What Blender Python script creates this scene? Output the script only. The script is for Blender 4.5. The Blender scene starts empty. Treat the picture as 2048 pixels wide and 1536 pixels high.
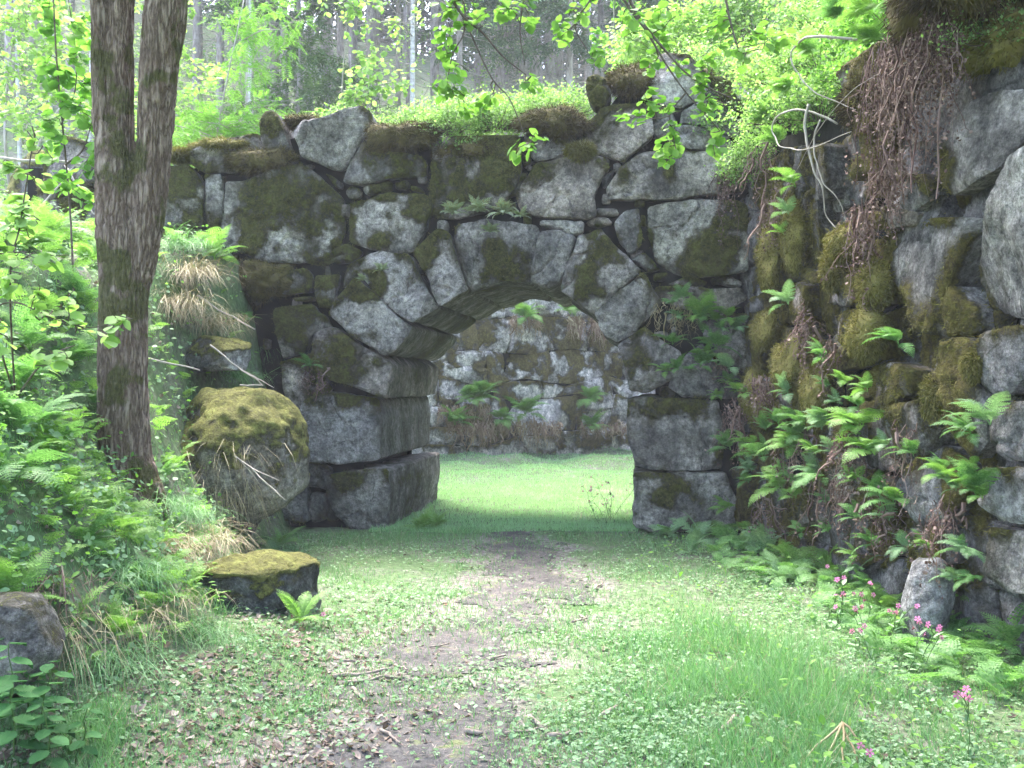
import bpy, bmesh, math, random
import numpy as np
from mathutils import Vector, Matrix, geometry
random.seed(5); rng = np.random.default_rng(5)
scn = bpy.context.scene
R = math.radians
# ------------------------------------------------------------------ camera, world, sun, exposure
YAW = R(7.6); CA, SA = math.cos(YAW), math.sin(YAW)
EYE = np.array([0.0, 0.0, 1.6]); FPX = 2000.0
cam = bpy.data.cameras.new("camera"); camo = bpy.data.objects.new("camera", cam)
scn.collection.objects.link(camo); scn.camera = camo
cam.sensor_width = 36; cam.lens = 36 * FPX / 2048; cam.clip_start = 0.05; cam.clip_end = 600
camo.location = EYE; camo.rotation_euler = (R(90), 0, YAW)
SUN_EL, SUN_AZ = R(62), R(-32)         # azimuth measured clockwise from +Y: where the sun stands
w = bpy.data.worlds.new("World"); scn.world = w; w.use_nodes = True
nt = w.node_tree; bg = nt.nodes["Background"]
sky = nt.nodes.new("ShaderNodeTexSky"); sky.sky_type = 'NISHITA'; sky.sun_disc = False
sky.sun_elevation = SUN_EL; sky.sun_rotation = SUN_AZ; sky.air_density = 1.0; sky.dust_density = 3.5; sky.ozone_density = 1.0
nt.links.new(sky.outputs[0], bg.inputs[0]); bg.inputs[1].default_value = 0.15
sun = bpy.data.lights.new("sun", 'SUN'); suno = bpy.data.objects.new("sun", sun); scn.collection.objects.link(suno)
sun.energy = 1.5; sun.angle = R(20); sun.color = (1.0, 0.97, 0.92)
sd = Vector((math.sin(SUN_AZ) * math.cos(SUN_EL), math.cos(SUN_AZ) * math.cos(SUN_EL), math.sin(SUN_EL)))
suno.rotation_euler = sd.to_track_quat('Z', 'Y').to_euler(); suno.location = sd * 40
scn.view_settings.view_transform = 'Standard'; scn.view_settings.look = 'None'
scn.view_settings.gamma = 1; scn.view_settings.exposure = 3.3
cy = scn.cycles
cy.max_bounces = 6; cy.diffuse_bounces = 3; cy.glossy_bounces = 2; cy.transmission_bounces = 4; cy.transparent_max_bounces = 4
cy.volume_bounces = 0; cy.caustics_reflective = False; cy.caustics_refractive = False
scn.render.engine = 'CYCLES'
HAZE = .0021
try: cy.use_denoising = True
except Exception: pass

# ------------------------------------------------------------------ noise
def _h(ix, iy, iz, seed):
    n = (ix.astype(np.int64) * 374761393 + iy.astype(np.int64) * 668265263 + iz.astype(np.int64) * 2147483647 + seed * 974711) & 0xFFFFFFFF
    n = ((n ^ (n >> 13)) * 1274126177) & 0xFFFFFFFF
    n = ((n ^ (n >> 16)) * 2246822519) & 0xFFFFFFFF
    return ((n ^ (n >> 15)) & 0xFFFFFF) / float(0xFFFFFF)
def vnoise(P, seed=0):
    P = np.asarray(P, float); i = np.floor(P); f = P - i; f = f * f * (3 - 2 * f); r = 0
    for dx in (0, 1):
        wx = f[:, 0] if dx else 1 - f[:, 0]
        for dy in (0, 1):
            wy = f[:, 1] if dy else 1 - f[:, 1]
            for dz in (0, 1):
                wz = f[:, 2] if dz else 1 - f[:, 2]
                r = r + wx * wy * wz * _h(i[:, 0] + dx, i[:, 1] + dy, i[:, 2] + dz, seed)
    return r
def fbm(P, freq=1.0, oct=4, seed=0):
    P = np.asarray(P, float) * freq; a = 0; amp = .5; tot = 0
    for o in range(oct):
        a = a + amp * vnoise(P + 17.3 * o, seed + o); tot += amp; amp *= .5; P = P * 2.03
    return a / tot
def fbm2(x, y, freq, oct=4, seed=0):
    return fbm(np.stack([x, y, np.zeros_like(x)], 1), freq, oct, seed)
def sstep(a, b, x):
    t = np.clip((x - a) / (b - a), 0, 1); return t * t * (3 - 2 * t)

# ------------------------------------------------------------------ projections (rays of the camera onto real planes)
def toC(x, y): return x * CA + y * SA, -x * SA + y * CA
def toW(xc, zc): return xc * CA - zc * SA, xc * SA + zc * CA
def at(u, v, t):
    x, y = toW((u - 1024) / FPX * t, t); return np.array([x, y, 1.6 - (v - 768) / FPX * t])
WALL_Y = 10.7
def on_arch(u, v):
    k = (u - 1024) / FPX; t = WALL_Y / (CA + k * SA); p = at(u, v, t); return p[0], p[2]
def on_side(u, v):                       # -> (a, b): metres from the corner toward the viewer, height
    k = (u - 1024) / FPX; t = 3.503 / (k + .111); return (10.48 - t) * math.hypot(1, .111), 1.6 - (v - 768) / FPX * t
class Frame:
    def __init__(s, O, A): s.O = np.array(O, float); s.A = np.array(A, float); s.B = np.array([0, 0, 1.0]); s.N = np.cross(s.A, s.B)
    def p(s, a, b, n=0): return s.O + np.multiply.outer(a, s.A) + np.multiply.outer(b, s.B) + np.multiply.outer(n, s.N)
FA = Frame((0, WALL_Y, 0), (1, 0, 0))
_o = toW(2.34, 10.48); _d = np.array(toW(.111, -1.0)); _d /= np.linalg.norm(_d)
FS = Frame((_o[0], _o[1], 0), (_d[0], _d[1], 0))
_p1 = np.array(toW(-1.6, 21.2)); _p2 = np.array(toW(2.8, 23.8)); _d = (_p2 - _p1) / np.linalg.norm(_p2 - _p1)
FF = Frame((_p1[0], _p1[1], 0), (_d[0], _d[1], 0))

# ------------------------------------------------------------------ terrain
def lin(x, xs, ys): return np.interp(x, xs, ys)
def toe_x(zc): return lin(zc, [0, 3.6, 4.4, 5.2, 5.8, 6.8, 8, 9.6, 10.6, 12.8, 13.6], [-3.2, -2.9, -2.3, -1.85, -1.72, -1.95, -2.15, -2.55, -2.5, -2.5, -5.2])
def zg(x, y, rough=True):
    x = np.atleast_1d(np.asarray(x, float)); y = np.atleast_1d(np.asarray(y, float))
    xc, zc = toC(x, y)
    toe = toe_x(zc)
    Ht = lin(zc, [-10, 0, 5.6, 6.5, 7.3, 9.5, 10.5, 14, 20], [.8, 1.1, 1.30, 1.9, 2.25, 2.7, 2.95, 3.2, 3.4])
    wd = lin(zc, [0, 4.4, 5.6, 6.4, 7.3, 9, 10.5], [.9, 1.0, 1.35, 1.7, 1.9, 1.1, .55])
    s = np.clip((toe - xc) / wd, 0, 1)
    z = Ht * (.65 * s + .35 * sstep(0, 1, s)) + .22 * np.clip((toe - wd) - xc, 0, 60)
    z = z + .13 * sstep(-.9, 0, toe - xc) * (zc < 8.5)
    xr = np.where(zc < 13.4, 2.34 + (10.48 - zc) * .111, 4.6)
    sr = xc - (xr + .30)
    zr = lin(zc, [0, 5.5, 7, 10.5], [3.5, 3.6, 3.95, 4.2]) * sstep(0, .25, sr) + .62 * np.clip(sr - .2, 0, 60)
    z = np.maximum(z, zr)
    dx, dy = x - FF.O[0], y - FF.O[1]; q = -(dx * FF.N[0] + dy * FF.N[1])
    zb = 3.2 * sstep(.25, .5, q) + np.where(q < 40, .5 * np.clip(q - .5, 0, 40), 20 + .25 * (q - 40))
    z = np.maximum(z, zb)
    if rough:
        am = sstep(.05, .6, z); far = sstep(14, 26, zc)
        z = z + (fbm2(x, y, 1.1, 4, 3) - .5) * (.06 + .30 * am + .6 * far) + (fbm2(x, y, 5.0, 3, 8) - .5) * (.03 + .10 * am)
    return z
def z1(x, y): return float(zg(x, y)[0])
def gh(u, v, t0=3.0, t1=30):             # where the viewing ray meets the terrain
    ts = np.arange(t0, t1, .02); k = (u - 1024) / FPX
    x, y = toW(k * ts, ts); z = 1.6 - (v - 768) / FPX * ts
    below = np.nonzero(z < zg(x, y))[0]
    i = below[0] if len(below) else -1
    return np.array([x[i], y[i], zg(x[i:i + 1] if i >= 0 else x[-1:], y[i:i + 1] if i >= 0 else y[-1:])[0]])

# ------------------------------------------------------------------ mesh helpers
def link(o): scn.collection.objects.link(o); return o
def mesh(name, V, F, mat=None, smooth=True, attrs=None, sharp=0):
    V = np.asarray(V, float); F = np.asarray(F, np.int64); k = F.shape[1]; n = len(F)
    me = bpy.data.meshes.new(name); me.vertices.add(len(V)); me.vertices.foreach_set("co", V.ravel())
    me.loops.add(n * k); me.loops.foreach_set("vertex_index", F.ravel().astype(np.int32))
    me.polygons.add(n); me.polygons.foreach_set("loop_start", np.arange(0, n * k, k, dtype=np.int32))
    me.polygons.foreach_set("loop_total", np.full(n, k, np.int32)) if bpy.app.version < (4, 1) else None
    if attrs:
        for an, av in attrs.items():
            a = me.attributes.new(an, 'FLOAT', 'POINT'); a.data.foreach_set("value", np.asarray(av, np.float32))
    me.update(calc_edges=True); me.validate()
    me.polygons.foreach_set("use_smooth", np.full(len(me.polygons), smooth))
    if sharp: me.set_sharp_from_angle(angle=R(sharp))
    if mat: me.materials.append(mat)
    return me
def tag(o, label=None, cat=None, group=None, kind=None):
    for k, v in (("label", label), ("category", cat), ("group", group), ("kind", kind)):
        if v: o[k] = v
    return o
def obj(name, me, parent=None):
    o = link(bpy.data.objects.new(name, me))
    if parent is not None:
        o.parent = parent; o.matrix_parent_inverse = Matrix.Translation(-Vector(parent.location))
    return o
def thing(name, loc, label, cat, group=None, kind=None):
    o = link(bpy.data.objects.new(name, None)); o.location = Vector(loc); o.empty_display_size = .1
    return tag(o, label, cat, group, kind)
def norm(a): return a / np.maximum(np.linalg.norm(a, axis=-1, keepdims=True), 1e-9)
def rvec(n, g=rng): return norm(g.normal(size=(n, 3)))
class Soup:                                # gathers many small pieces into one mesh
    def __init__(s): s.V = []; s.F = []; s.n = 0
    def add(s, V, F): s.V.append(V); s.F.append(F + s.n); s.n += len(V)
    def scatter(s, T, P, D, U, S, W=None):
        TV, TF = T; P = np.asarray(P, float); n = len(P)
        if n == 0: return
        D = norm(np.broadcast_to(np.asarray(D, float), (n, 3))); U = np.broadcast_to(np.asarray(U, float), (n, 3))
        Y = np.cross(U, D); bad = np.linalg.norm(Y, axis=1) < 1e-3
        if bad.any(): Y = Y.copy(); Y[bad] = np.cross(np.array([1.0, 0.3, 0]), D[bad])
        Y = norm(Y); Z = np.cross(D, Y); S = np.broadcast_to(np.asarray(S, float), (n,)); W = S if W is None else np.broadcast_to(np.asarray(W, float), (n,))
        V = P[:, None] + (S[:, None] * TV[None, :, 0])[..., None] * D[:, None] + (W[:, None] * TV[None, :, 1])[..., None] * Y[:, None] + (S[:, None] * TV[None, :, 2])[..., None] * Z[:, None]
        m = len(TV); F = TF[None] + (np.arange(n) * m)[:, None, None]
        s.add(V.reshape(-1, 3), F.reshape(-1, 3))
    def tube(s, path, rad, sides=6):
        P = np.asarray(path, float); n = len(P); rad = np.broadcast_to(np.asarray(rad, float), (n,))
        T = norm(np.gradient(P, axis=0)); ref = np.array([.31, .87, .2]) if abs(T[0][2]) > .7 else np.array([0, 0, 1.0])
        X = norm(np.cross(T, ref)); Y = np.cross(T, X); an = np.arange(sides) * 2 * math.pi / sides
        V = P[:, None] + rad[:, None, None] * (np.cos(an)[None, :, None] * X[:, None] + np.sin(an)[None, :, None] * Y[:, None])
        V = np.concatenate([V.reshape(-1, 3), P[:1], P[-1:]]); F = []
        for i in range(n - 1):
            for j in range(sides):
                a = i * sides + j; b = i * sides + (j + 1) % sides; c = a + sides; d = b + sides; F += [(a, b, d), (a, d, c)]
        for j in range(sides):
            F.append((n * sides, (j + 1) % sides, j)); F.append((n * sides + 1, (n - 1) * sides + j, (n - 1) * sides + (j + 1) % sides))
        s.add(V, np.array(F))
    def build(s, name, mat, smooth=True):
        return mesh(name, np.concatenate(s.V), np.concatenate(s.F), mat, smooth)
def wiggle(p0, p1, n=8, amp=.05, sag=0.0, g=rng):
    t = np.linspace(0, 1, n)[:, None]; P = (1 - t) * np.asarray(p0) + t * np.asarray(p1)
    off = g.normal(size=(n, 3)) * amp; off[0] = 0; off = (off + np.roll(off, 1, 0)) / 2; off[0] = 0
    P = P + off; P[:, 2] -= sag * 4 * t[:, 0] * (1 - t[:, 0]); return P
def smoothpath(P, n=24):
    P = np.asarray(P, float); m = len(P); out = []
    Q = np.vstack([2 * P[0] - P[1], P, 2 * P[-1] - P[-2]])
    for x in np.linspace(0, m - 1 - 1e-6, n):
        i = int(x); f = x - i; a, b, c, d = Q[i], Q[i + 1], Q[i + 2], Q[i + 3]
        out.append(.5 * (2 * b + (c - a) * f + (2 * a - 5 * b + 4 * c - d) * f * f + (3 * b - a - 3 * c + d) * f ** 3))
    return np.array(out)

# ------------------------------------------------------------------ materials
def newmat(name):
    m = bpy.data.materials.new(name); m.use_nodes = True; n = m.node_tree.nodes; b = n["Principled BSDF"]
    b.inputs["Roughness"].default_value = .85
    try: b.inputs["Specular IOR Level"].default_value = .25
    except Exception: pass
    return m, m.node_tree, b
def N(t, kind, **kw):
    n = t.nodes.new("ShaderNode" + kind)
    for k, v in kw.items():
        if k in n.inputs: n.inputs[k].default_value = v
        else: setattr(n, k, v)
    return n
def ramp(t, fac, stops, interp='LINEAR'):
    r = t.nodes.new("ShaderNodeValToRGB"); r.color_ramp.interpolation = interp; e = r.color_ramp.elements
    while len(e) < len(stops): e.new(.5)
    for i, (p, c) in enumerate(stops): e[i].position = p; e[i].color = (*c, 1) if len(c) == 3 else c
    t.links.new(fac, r.inputs[0]); return r.outputs[0]
def mix(t, fac, a, b, mode='MIX'):
    m = t.nodes.new("ShaderNodeMix"); m.data_type = 'RGBA'; m.blend_type = mode; m.clamp_factor = True
    for s, v in ((0, fac), (6, a), (7, b)):
        if isinstance(v, (int, float)): m.inputs[s].default_value = v
        elif isinstance(v, tuple): m.inputs[s].default_value = (*v, 1)
        else: t.links.new(v, m.inputs[s])
    return m.outputs[2]
def math_(t, op, a, b=0.0):
    m = t.nodes.new("ShaderNodeMath"); m.operation = op
    for s, v in ((0, a), (1, b)):
        if isinstance(v, (int, float)): m.inputs[s].default_value = v
        else: t.links.new(v, m.inputs[s])
    return m.outputs[0]
def noise(t, scale, detail=6, rough=.6, vec=None, stretch=None):
    n = N(t, "TexNoise", Scale=scale, Detail=detail, Roughness=rough)
    if vec is None: vec = t.nodes.new("ShaderNodeTexCoord").outputs["Object"]
    if stretch:
        mp = t.nodes.new("ShaderNodeMapping"); mp.inputs["Scale"].default_value = stretch; t.links.new(vec, mp.inputs[0]); vec = mp.outputs[0]
    t.links.new(vec, n.inputs["Vector"]); return n.outputs["Fac"]
def bump(t, b, h, strength=.5, dist=.02):
    bn = N(t, "Bump", Strength=strength, Distance=dist); t.links.new(h, bn.inputs["Height"]); t.links.new(bn.outputs[0], b.inputs["Normal"])
def stone_mat(name, tone=1.0, tint=(1, 1, 1), moss_a=(.125, .105, .022), moss_b=(.05, .04, .012), fine=1.0, mossbias=0.0, light=.5):
    m, t, b = newmat(name)
    def c(v): return tuple(v * tone * k for k in tint)
    oi0 = t.nodes.new("ShaderNodeObjectInfo"); va = t.nodes.new("ShaderNodeVectorMath"); va.operation = 'ADD'; tc0 = t.nodes.new("ShaderNodeTexCoord"); t.links.new(tc0.outputs["Object"], va.inputs[0]); cx = t.nodes.new("ShaderNodeCombineXYZ")
    for i_, k_ in enumerate((31.0, 57.0, 83.0)): t.links.new(math_(t, 'MULTIPLY', oi0.outputs["Random"], k_), cx.inputs[i_])
    t.links.new(cx.outputs[0], va.inputs[1]); vec = va.outputs[0]
    n1 = noise(t, 2.2, 8, .68, vec); n2 = noise(t, 26 * fine, 5, .7); n3 = noise(t, 6, 6, .7, vec)
    base = ramp(t, n1, [(.30, c(.045)), (.42, c(.15)), (.53, c(.28)), (.67, c(.48))])
    grain = ramp(t, math_(t, 'ADD', math_(t, 'MULTIPLY', n2, .55), math_(t, 'MULTIPLY', noise(t, 80 * fine, 3, .8), .45)), [(.33, (.25, .25, .25)), (.5, (1, 1, 1)), (.66, (1.8, 1.8, 1.8))])
    base = mix(t, .95, base, grain, 'MULTIPLY')
    base = mix(t, .9, base, ramp(t, noise(t, 11, 6, .75), [(.34, (.32, .32, .33)), (.5, (1, 1, 1)), (.68, (1.45, 1.45, 1.42))]), 'MULTIPLY')
    lich = ramp(t, n3, [(.58, (0, 0, 0)), (.68, (1, 1, 1))]); lich2 = ramp(t, noise(t, 45 * fine, 3, .6), [(.5, (0, 0, 0)), (.62, (1, 1, 1))])
    base = mix(t, math_(t, 'MULTIPLY', math_(t, 'MULTIPLY', lich, lich2), light), base, (.52 * tone, .54 * tone, .53 * tone))
    stain = ramp(t, noise(t, 3.4, 5, .65, vec, stretch=(1, 1, .3)), [(.52, (0, 0, 0)), (.70, (1, 1, 1))])
    base = mix(t, math_(t, 'MULTIPLY', stain, .72), base, (.045 * tone, .043 * tone, .045 * tone))
    vo = N(t, "TexVoronoi", Scale=1.9); vo.feature = 'DISTANCE_TO_EDGE'; wn = N(t, "TexNoise", Scale=3.5, Detail=5); t.links.new(vec, wn.inputs["Vector"]); wv = mix(t, .16, vec, wn.outputs["Color"]); t.links.new(wv, vo.inputs["Vector"])
    crk = math_(t, 'MULTIPLY', ramp(t, vo.outputs["Distance"], [(.0, (1, 1, 1)), (.018, (0, 0, 0))]), ramp(t, n3, [(.48, (0, 0, 0)), (.6, (1, 1, 1))])); base = mix(t, math_(t, 'MULTIPLY', crk, .8), base, (.02, .02, .02))
    oi = t.nodes.new("ShaderNodeObjectInfo")
    tone_r = ramp(t, oi.outputs["Random"], [(0, (.66, .65, .69)), (.3, (.92, .92, .98)), (.5, (1.15, 1.04, .99)), (.75, (1.0, .98, 1.04)), (1, (1.2, 1.18, 1.17))])
    base = mix(t, 1.0, base, tone_r, 'MULTIPLY')
    at_ = t.nodes.new("ShaderNodeAttribute"); at_.attribute_name = "moss"
    mn = noise(t, 14, 5, .7); mf = math_(t, 'ADD', at_.outputs["Fac"], math_(t, 'MULTIPLY', math_(t, 'SUBTRACT', mn, .5), 1.1))
    mf = math_(t, 'ADD', mf, math_(t, 'MULTIPLY', math_(t, 'SUBTRACT', noise(t, 48, 4, .8), .5), .9))
    film = ramp(t, math_(t, 'ADD', at_.outputs["Fac"], math_(t, 'MULTIPLY', math_(t, 'SUBTRACT', n3, .5), 1.3)), [(.08, (0, 0, 0)), (.5, (.75, .75, .75))])
    base = mix(t, film, base, (.065, .055, .024))
    mfac = ramp(t, math_(t, 'ADD', mf, mossbias), [(.40, (0, 0, 0)), (.70, (1, 1, 1))])
    mcol = ramp(t, math_(t, 'ADD', math_(t, 'MULTIPLY', noise(t, 7, 6, .75), .55), math_(t, 'MULTIPLY', noise(t, 30, 4, .75), .45)), [(.38, moss_b), (.52, moss_a), (.64, (moss_a[0] * 1.7, moss_a[1] * 1.85, moss_a[2] * 1.8))])
    col = mix(t, mfac, base, mcol); t.links.new(col, b.inputs["Base Color"])
    hh = math_(t, 'ADD', math_(t, 'MULTIPLY', n2, .6), math_(t, 'MULTIPLY', n3, .8))
    hh = math_(t, 'ADD', hh, math_(t, 'MULTIPLY', math_(t, 'MULTIPLY', noise(t, 45, 4, .8), mfac), 1.6))
    bump(t, b, hh, 1.0, .07); b.inputs["Roughness"].default_value = .9
    return m
def leaf_mat(name, cols, trans=.45, rough=.55, hue=None, spec=.3):
    m, t, b = newmat(name); n = t.nodes; g = n.new("ShaderNodeNewGeometry")
    k = len(cols); col = ramp(t, g.outputs["Random Per Island"], [(i / (k - 1), cc) for i, cc in enumerate(cols)])
    t.links.new(col, b.inputs["Base Color"]); b.inputs["Roughness"].default_value = rough
    b.inputs["Specular IOR Level"].default_value = spec
    if trans > 0:
        tr = n.new("ShaderNodeBsdfTranslucent"); tc = mix(t, 1.0, col, (1.05, 1.2, .7), 'MULTIPLY'); t.links.new(tc, tr.inputs[0])
        mx = n.new("ShaderNodeMixShader"); mx.inputs[0].default_value = trans; out = n["Material Output"]
        t.links.new(b.outputs[0], mx.inputs[1]); t.links.new(tr.outputs[0], mx.inputs[2]); t.links.new(mx.outputs[0], out.inputs[0])
    return m
def plain_mat(name, a, b_, scale=8, bumps=.4, stretch=None, dist=.01):
    m, t, b = newmat(name); n = noise(t, scale, 6, .65, stretch=stretch)
    t.links.new(ramp(t, n, [(.35, a), (.65, b_)]), b.inputs["Base Color"]); bump(t, b, n, bumps, dist); return m
M = {}
M['stone'] = stone_mat("stone", .90, (1.06, .985, .95), moss_a=(.12, .118, .032), moss_b=(.034, .034, .012))
M['side_stone'] = stone_mat("side_stone", .90, (1.05, .985, .98), moss_a=(.15, .125, .032), moss_b=(.055, .042, .016), fine=.9)
M['far_stone'] = stone_mat("far_stone", 2.7, (1.03, .93, .86), moss_a=(.22, .175, .065), moss_b=(.13, .09, .04), light=.8)  # sunlit brightness of the court wall is put into this stone colour
M['core'] = plain_mat("core", (.004, .004, .0035), (.014, .013, .011), 5, .6, dist=.05)  # near black: shade of the gaps between stones put into the colour
M['boulder'] = stone_mat("boulder", .85, moss_a=(.25, .245, .07), moss_b=(.11, .105, .035))
G1 = [(.12, .27, .05), (.19, .37, .075), (.27, .45, .12)]
M['glow_leaf'] = leaf_mat("glow_leaf", [(.13, .27, .05), (.19, .35, .075), (.27, .43, .12)], .5)
M['far_needles'] = leaf_mat("far_needles", [(.05, .07, .045), (.09, .115, .075), (.14, .165, .11)], .05, .9)  # far wood paled in colour in place of thicker haze
M['bright_leaf'] = leaf_mat("bright_leaf", G1, .5)
M['spring_leaf'] = leaf_mat("spring_leaf", [(.20, .34, .08), (.30, .46, .14), (.42, .56, .24)], .5)
M['dark_leaf'] = leaf_mat("dark_leaf", [(.05, .12, .035), (.09, .19, .05), (.14, .26, .07)], .35)
M['cover_leaf'] = leaf_mat("cover_leaf", [(.12, .215, .10), (.19, .31, .16), (.32, .44, .28)], .3, .6, spec=.15)
M['fern'] = leaf_mat("fern", [(.10, .235, .07), (.155, .31, .10), (.23, .40, .16)], .45)
M['fern_pale'] = leaf_mat("fern_pale", [(.16, .28, .14), (.22, .36, .19), (.30, .44, .26)], .4)
M['fern_yellow'] = leaf_mat("fern_yellow", [(.14, .29, .06), (.20, .36, .09), (.28, .44, .14)], .45)
M['polypody'] = leaf_mat("polypody", [(.36, .30, .15), (.30, .38, .26), (.46, .52, .40)], .3)
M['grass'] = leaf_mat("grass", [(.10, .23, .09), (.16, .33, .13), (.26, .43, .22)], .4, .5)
M['lawn'] = leaf_mat("lawn", [(.28, .52, .24), (.38, .62, .33), (.50, .70, .45)], .4, .5)  # colour raised to stand in for the stronger light in the court
M['straw'] = leaf_mat("straw", [(.25, .19, .11), (.38, .31, .19), (.48, .42, .30)], .2)
M['dead_leaf'] = leaf_mat("dead_leaf", [(.10, .07, .055), (.24, .175, .15), (.40, .33, .29), (.20, .12, .085)], .1, .8)
M['root'] = leaf_mat("root", [(.08, .045, .04), (.17, .105, .092), (.30, .215, .19)], .05, .8)
M['moss'] = leaf_mat("moss", [(.085, .074, .02), (.15, .132, .036), (.24, .21, .065)], .2, .8)
M['moss_brown'] = leaf_mat("moss_brown", [(.03, .02, .011), (.065, .045, .02), (.11, .09, .03)], .1, .8)
M['spruce'] = leaf_mat("spruce", [(.06, .11, .05), (.10, .165, .075), (.16, .23, .12)], .15, .7)  # needles lightened in colour, standing in for denser haze
M['spruce_young'] = leaf_mat("spruce_young", [(.08, .15, .05), (.12, .20, .07), (.18, .27, .10)], .25, .7)
M['bilberry'] = leaf_mat("bilberry", [(.11, .215, .055), (.21, .345, .11), (.36, .48, .22)], .5)
M['dry_fern'] = leaf_mat("dry_fern", [(.24, .14, .10), (.44, .30, .22), (.58, .46, .34)], .15, .8)  # strands lightened in colour to make up for the court wall's shade
M['nettle'] = leaf_mat("nettle", [(.05, .14, .045), (.08, .20, .065), (.13, .28, .10)], .3, .7, spec=.15)
M['petal'] = leaf_mat("petal", [(.62, .16, .42), (.72, .25, .52), (.68, .18, .40)], .4)
M['calyx'] = plain_mat("calyx", (.16, .06, .06), (.2, .09, .08))
M['stem'] = plain_mat("stem", (.06, .12, .03), (.10, .17, .05))
M['twig'] = plain_mat("twig", (.07, .05, .04), (.15, .12, .10), 20)
M['grey_wood'] = plain_mat("grey_wood", (.28, .24, .22), (.45, .41, .38), 25, stretch=(1, 1, .2))
M['deadwood'] = plain_mat("deadwood", (.16, .125, .105), (.34, .28, .245), 25)
M['spruce_bark'] = plain_mat("spruce_bark", (.20, .165, .16), (.50, .44, .43), 9, .7, stretch=(1, 1, .35), dist=.03)
M['birch_bark'] = plain_mat("birch_bark", (.30, .27, .27), (.62, .60, .60), 5, .3, stretch=(1, 1, 3))
# ------------------------------------------------------------------ ground, path
def axis(parts):
    out = []
    for a, b, h in parts: out.append(np.arange(a, b, h))
    return np.concatenate(out + [[parts[-1][1]]])
def ground_mat():
    m, t, b = newmat("soil"); n1 = noise(t, 1.3, 7, .65); n2 = noise(t, 18, 5, .7); n3 = noise(t, 4.5, 6, .7)
    soil = ramp(t, n2, [(.3, (.07, .063, .058)), (.5, (.18, .16, .148)), (.7, (.36, .33, .31))])
    green = ramp(t, n2, [(.3, (.055, .09, .035)), (.55, (.11, .17, .075)), (.75, (.17, .235, .13))])
    da = t.nodes.new("ShaderNodeAttribute"); da.attribute_name = "dirt"
    f = ramp(t, math_(t, 'SUBTRACT', math_(t, 'ADD', math_(t, 'MULTIPLY', n1, .6), math_(t, 'MULTIPLY', n3, .4)), math_(t, 'MULTIPLY', da.outputs["Fac"], .32)), [(.36, (0, 0, 0)), (.52, (1, 1, 1))])
    t.links.new(mix(t, f, soil, green), b.inputs["Base Color"]); bump(t, b, n2, .8, .03); b.inputs["Roughness"].default_value = .95
    return m
X = axis([(-160, -40, 8), (-40, -12, 1.2), (-12, -5.6, .25), (-5.6, 3.6, .055), (3.6, 9, .25), (9, 40, 1.2), (40, 160, 8)])
Y = axis([(-120, -20, 8), (-20, 2, 1.0), (2, 12.6, .06), (12.6, 27, .3), (27, 70, 1.2), (70, 260, 8)])
gx, gy = np.meshgrid(X, Y); nx, ny = len(X), len(Y)
gz = zg(gx.ravel(), gy.ravel())
def path_base(x, y):
    xc, zc = toC(x, y)
    c = lin(zc, [2, 4.2, 5.2, 6, 7.0, 7.8, 9.6, 11, 12], [-.25, -.38, -.5, -.40, -.1, .18, .1, 0, -.02])
    wd = lin(zc, [2, 4.2, 6, 7.8, 9.6, 10.6, 11.4], [.60, .58, .50, .44, .40, .30, .1])
    return np.where(zc > 11.2, -3, 1 - np.abs(xc - c) / wd)
def path_mask(x, y): return path_base(x, y) + (fbm2(x, y, 2.6, 5, 21) - .5) * 2.4
dirt = sstep(-.7, .6, path_base(gx.ravel(), gy.ravel()) + (fbm2(gx.ravel(), gy.ravel(), 3.5, 4, 23) - .5) * 2)
i = np.arange(ny - 1)[:, None] * nx + np.arange(nx - 1)[None]
Fq = np.stack([i, i + 1, i + nx + 1, i + nx], -1).reshape(-1, 4)
tag(obj("ground", mesh("ground", np.stack([gx.ravel(), gy.ravel(), gz], 1), Fq, ground_mat(), True, {"dirt": dirt})), kind="structure")
px = np.arange(-2.9, 0.9, .03); py = np.arange(2.2, 11.6, .03); gx, gy = np.meshgrid(px, py); nx, ny = len(px), len(py)
pm = path_mask(gx.ravel(), gy.ravel()); gz = zg(gx.ravel(), gy.ravel()) + .004 + .006 * np.clip(fbm2(gx.ravel(), gy.ravel(), 14, 3, 4), 0, 1)
i = np.arange(ny - 1)[:, None] * nx + np.arange(nx - 1)[None]
Fq = np.stack([i, i + 1, i + nx + 1, i + nx], -1).reshape(-1, 4); Fq = Fq[pm[Fq].mean(1) > .26]
def path_mat():
    m, t, b = newmat("trodden_earth"); n1 = noise(t, 4.5, 7, .72); n2 = noise(t, 40, 4, .75)
    c = ramp(t, n1, [(.30, (.04, .037, .038)), (.46, (.085, .078, .078)), (.57, (.125, .112, .108)), (.64, (.15, .165, .08)), (.74, (.20, .22, .10))])
    c = mix(t, .8, c, ramp(t, n2, [(.3, (.45, .45, .45)), (.5, (1, 1, 1)), (.72, (1.7, 1.7, 1.7))]), 'MULTIPLY')
    t.links.new(c, b.inputs["Base Color"]); bump(t, b, n2, .8, .02); return m
used = np.unique(Fq); remap = -np.ones(nx * ny, int); remap[used] = np.arange(len(used))
tag(obj("path", mesh("path", np.stack([gx.ravel(), gy.ravel(), gz], 1)[used], remap[Fq], path_mat())), kind="structure")

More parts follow.
